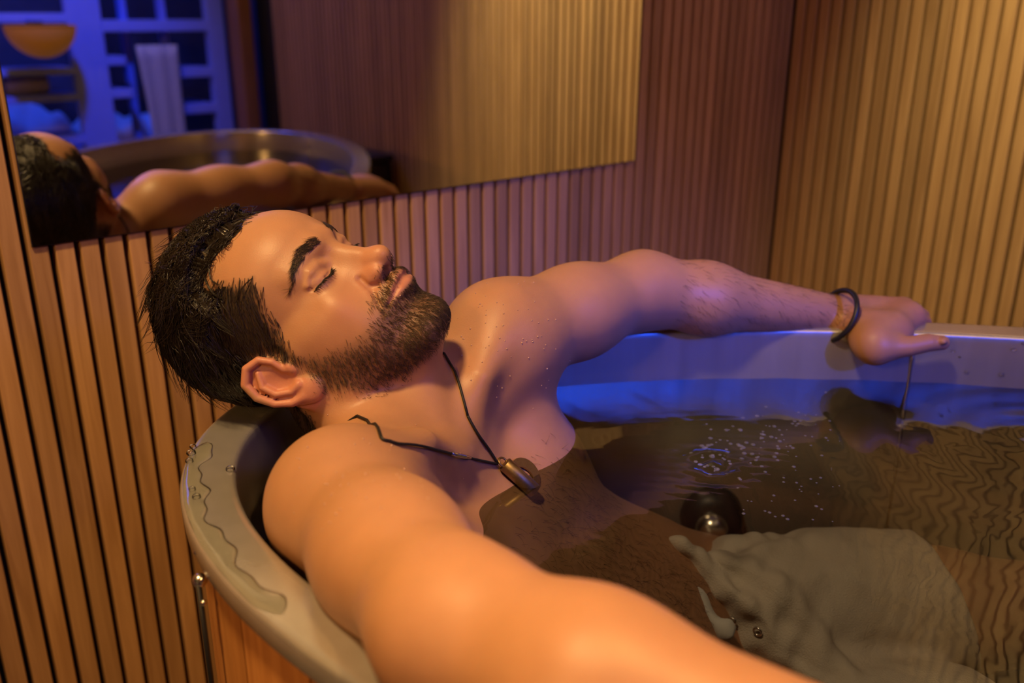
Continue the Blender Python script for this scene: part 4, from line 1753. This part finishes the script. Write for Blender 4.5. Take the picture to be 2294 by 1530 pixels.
front_r = on_skin([(893, 997), (915, 998), (942, 1001), (985, 1010), (1030, 1022), (1075, 1032), (1112, 1040)])
front_l = on_skin([(1046, 932), (1058, 955), (1072, 978), (1092, 1006), (1112, 1038)])
back = np.array([front_l[0], HEAD.w((38, 5, -128)), HEAD.w((52, -45, -118)), HEAD.w((10, -95, -105)), HEAD.w((-45, -75, -105)), *[hit(*uv) for uv in ((826, 948), (850, 975), (872, 990))], front_r[0]])
bk_ = spline(back, 40)
bk_[1:-1] = BODY.project(bk_[1:-1], 0.0014, 6)
child_of(tube('cord', spline(front_r, 40), 0.0013, M_CORD, None, 6), nk)
child_of(tube('cord', spline(front_l, 30), 0.0013, M_CORD, None, 6), nk)
child_of(tube('cord', bk_, 0.0013, M_CORD, None, 6), nk)
child_of(tube('clasp', on_skin([(1006, 1016), (1020, 1020), (1034, 1023), (1049, 1026)], 0.0022), [0.0015, 0.0021, 0.0021, 0.0015], M_SILVER, None, 10), nk)
pa, pb = hit(1122, 1046), hit(1190, 1108)
gpa = BODY.grad(np.array([(pa + pb) / 2]), 0.003)[0]
pa, pb = pa + gpa * 0.0065, pb + gpa * 0.0065
axp = (pb - pa) / np.linalg.norm(pb - pa)
cr = 0.0072
V, Fc = tube_geo([pa, pa + axp * 0.0006, pb - axp * 0.0006, pb, pb, pb - axp * 0.002], [cr * 0.9, cr, cr, cr * 0.92, cr * 0.72, cr * 0.70], 28)
child_of(mesh_obj('pendant_cylinder', V, Fc, M_BRASS, None, True), nk)
lp_c = pa - axp * 0.0020
sdv = np.cross(axp, gpa)
child_of(tube('pendant_loop', [lp_c + 0.0048 * (math.cos(a_) * axp + math.sin(a_) * sdv) for a_ in np.linspace(0, 2 * math.pi, 20, endpoint=False)], 0.0011, M_BRASS, None, 6, True), nk)
dc = hit(1173, 1063)
gd = BODY.grad(np.array([dc]), 0.003)[0]
dc = dc + gd * 0.0035
u1 = axp - gd * (axp @ gd)
u1 /= np.linalg.norm(u1)
u2 = np.cross(gd, u1)
V, Fc = [], []
nd = 40
for q in range(nd):
    a_ = 2 * math.pi * q / nd
    o_ = dc + 0.0165 * (math.cos(a_) * u1 + math.sin(a_) * u2)
    i_ = dc + u1 * 0.001 - u2 * 0.002 + 0.0088 * (math.cos(a_) * u1 * 1.15 + math.sin(a_) * u2 * 0.85)
    V += [o_, i_]
for q in range(nd):
    r = (q + 1) % nd
    Fc.append((2 * q, 2 * r, 2 * r + 1, 2 * q + 1))
dsc = mesh_obj('pendant_disc', V, Fc, M_BRASS)
dsc.modifiers.new('thick', 'SOLIDIFY').thickness = 0.0018
child_of(dsc, nk)

# wristband
wc = P(1872, 707, 1.122)
upx = P(1896, 652, 1.140) - P(1862, 764, 1.134)
upx = upx / 2
fax = (wrL - elL) / np.linalg.norm(wrL - elL)
dpx = np.cross(upx / np.linalg.norm(upx), fax)
if dpx @ FWD > 0:
    dpx = -dpx
dpx = dpx * 0.0400 - fax * 0.001
loop = [wc + math.cos(a_) * upx + math.sin(a_) * dpx for a_ in np.linspace(0, 2 * math.pi, 48, endpoint=False)]
wbnd = tube('wristband', loop, 0.0034, M_BLACK, None, 8, True)
tag(wbnd, 'loose black rubber wristband on the far arm above the hand', 'wristband')
# ring
rc_ = kn2 * 0.45 + P(2062, 708, 1.100 * 1.08) * 0.55
rd = P(2062, 708, 1.100 * 1.08) - kn2
rd /= np.linalg.norm(rd)
ra_ = np.cross(rd, UPV)
ra_ /= np.linalg.norm(ra_)
rb_ = np.cross(rd, ra_)
rg = tube('finger_ring', [rc_ + 0.0128 * (math.cos(a_) * ra_ + math.sin(a_) * rb_) for a_ in np.linspace(0, 2 * math.pi, 32, endpoint=False)], 0.0016, M_SILVER, None, 8, True)
tag(rg, 'thin silver ring on a finger of the hand gripping the far rim', 'ring')


# ------------------------------------------------------------------ water details
def on_water(px, py):
    dv = FWD + (px - 1147.0) / FPX * RGT - (py - 765.0) / FPX * UPV
    return CAM0 + dv * ((ZWAT - CAMZ) / dv[2])


def many_balls(name, centres, radii, mat, squash=1.0, seg=8, rings=5):
    V, Fc = [], []
    for c_, r_ in zip(centres, radii):
        b0 = len(V)
        for i in range(1, rings):
            th = math.pi * i / rings
            for q in range(seg):
                ph = 2 * math.pi * q / seg
                V.append((c_[0] + r_ * math.sin(th) * math.cos(ph), c_[1] + r_ * math.sin(th) * math.sin(ph), c_[2] + squash * r_ * math.cos(th)))
        V.append((c_[0], c_[1], c_[2] + squash * r_))
        V.append((c_[0], c_[1], c_[2] - squash * r_))
        tp, bt = len(V) - 2, len(V) - 1
        for i in range(rings - 2):
            for q in range(seg):
                r = (q + 1) % seg
                a_ = b0 + i * seg
                Fc.append((a_ + q, a_ + seg + q, a_ + seg + r, a_ + r))
        for q in range(seg):
            r = (q + 1) % seg
            Fc.append((b0 + q, b0 + r, tp))
            Fc.append((b0 + (rings - 2) * seg + r, b0 + (rings - 2) * seg + q, bt))
    return mesh_obj(name, V, Fc, mat, None, True)


rng = np.random.default_rng(3)
cs, rs = [], []
for q in range(120):
    u = rng.random() ** 1.4
    px_ = 1575 + 300 * u + rng.normal(0, 14)
    py_ = 1005 - 25 * u + rng.normal(0, 26 + 22 * u)
    cs.append(on_water(px_, py_))
    rs.append(rng.uniform(0.0010, 0.0030) * (1.2 - 0.6 * u))
for q in range(28):
    cs.append(on_water(rng.uniform(1640, 1880), rng.uniform(1070, 1170)))
    rs.append(rng.uniform(0.0008, 0.0020))
bub = many_balls('water_bubbles', cs, rs, M_BUBBLE, 0.45)
tag(bub, 'small air bubbles bursting on the water above the jet nozzle', 'bubbles', kind='stuff')


def inner_wall(px, py):
    dv = FWD + (px - 1147.0) / FPX * RGT - (py - 765.0) / FPX * UPV
    t = 0.5
    while t < 2.5:
        p = CAM0 + dv * t
        z_ = ZRIM - p[2]
        off = -FLG - 0.006 - 0.02 * max(0, z_ - 0.05)
        q_ = p[:2] - TC
        a_ = q_[0] * math.cos(TH) + q_[1] * math.sin(TH)
        b_ = -q_[0] * math.sin(TH) + q_[1] * math.cos(TH)
        if abs(a_ / (TL + off)) ** TN + abs(b_ / (TW + off)) ** TN > 1.0 and t > 0.9:
            return p
        t += 0.002
    return p


jp = inner_wall(1592, 1150)
jet = empty('jet_nozzle', tuple(jp))
tag(jet, 'round black water jet nozzle with a shiny cap on the far inner wall', 'nozzle')
jn = np.array([TC[0] - jp[0], TC[1] - jp[1], 0.0])
jn = np.array([-0.77, -0.63, 0.0])
V, Fc = tube_geo([jp + jn * z_ for z_ in (-0.01, 0.010, 0.022, 0.030, 0.033)], [0.040, 0.040, 0.036, 0.026, 0.012], 32)
child_of(mesh_obj('nozzle_body', V, Fc, M_BLACK, None, True), jet)
bm = bmesh.new()
bmesh.ops.create_uvsphere(bm, u_segments=20, v_segments=12, radius=0.021)
cp = bm_obj('nozzle_cap', bm, M_DOME, None, True)
cp.location = tuple(jp + jn * 0.036)
child_of(cp, jet)

# drops on the steel and on the skin
cs, rs = [], []
for uv, r_ in (((2165, 833), 0.0034), ((2242, 838), 0.0038), ((2272, 783), 0.0026), ((2136, 787), 0.0022), ((2292, 770), 0.002), ((2150, 800), 0.0015)):
    p_ = inner_wall(*uv)
    cs.append(p_)
    rs.append(r_)
for uv, r_ in (((428, 1014), 0.0042), ((424, 1032), 0.0035), ((516, 1050), 0.0040), ((432, 1000), 0.003), ((440, 1112), 0.0035), ((430, 1095), 0.003), ((1232, 822), 0.004)):
    dv = FWD + (uv[0] - 1147.0) / FPX * RGT - (uv[1] - 765.0) / FPX * UPV
    cs.append(CAM0 + dv * ((ZRIM + 0.001 - CAMZ) / dv[2]))
    rs.append(r_)
dr_o = many_balls('water_drops', cs, rs, M_DROP, 0.7, 10, 6)
tag(dr_o, 'water drops clinging to the steel rim and inner wall of the bath', 'water drops', kind='stuff')
cs, rs = [], []
for q in range(130):
    if rng.random() < 0.55:
        px_, py_ = rng.normal(1130, 70), rng.normal(740, 75)
    else:
        px_, py_ = rng.normal(800, 90), rng.normal(1060, 60)
    p_ = hit(px_, py_)
    if BODY.eval(p_[None])[0] < 0.002:
        cs.append(p_)
        rs.append(rng.uniform(0.0004, 0.0009))
ds_o = many_balls('skin_drops', cs, rs, simple('skin_drop', (0.62, 0.40, 0.27), 0.08, 0.0, 1.0), 1.0, 6, 4)
ds_o.parent = person
ds_o['kind'] = 'stuff'

# thin film of water lying along the left part of the flat rim
tA, tB = tub_param(428, 990, ZRIM), tub_param(612, 1392, ZRIM)
if tB - tA > math.pi:
    tB -= 2 * math.pi
if tA - tB > math.pi:
    tA -= 2 * math.pi
V, Fc = [], []
nf = 70
for q in range(nf + 1):
    u = q / nf
    t = tA + (tB - tA) * u
    e = min(1.0, u * 14, (1 - u) * 18) ** 0.5
    wd = 0.016 + 0.0035 * math.sin(u * 21) + 0.002 * math.sin(u * 53 + 1)
    c0 = -0.002
    for fr_, hz in ((0.0, 0.0), (0.08, 0.0016), (0.25, 0.0020), (0.75, 0.0020), (0.92, 0.0016), (1.0, 0.0)):
        x, y = tub_pt(t, c0 - wd * (0.5 + (fr_ - 0.5) * e))
        V.append((x, y, ZRIM + 0.0002 + hz * e))
for q in range(nf):
    for c in range(5):
        a_ = q * 6 + c
        Fc.append((a_, a_ + 6, a_ + 7, a_ + 1))
pud = mesh_obj('puddle', V, Fc, M_DROP, None, True)
tag(pud, 'thin clear puddle of water lying along the left curve of the steel rim', 'puddle')
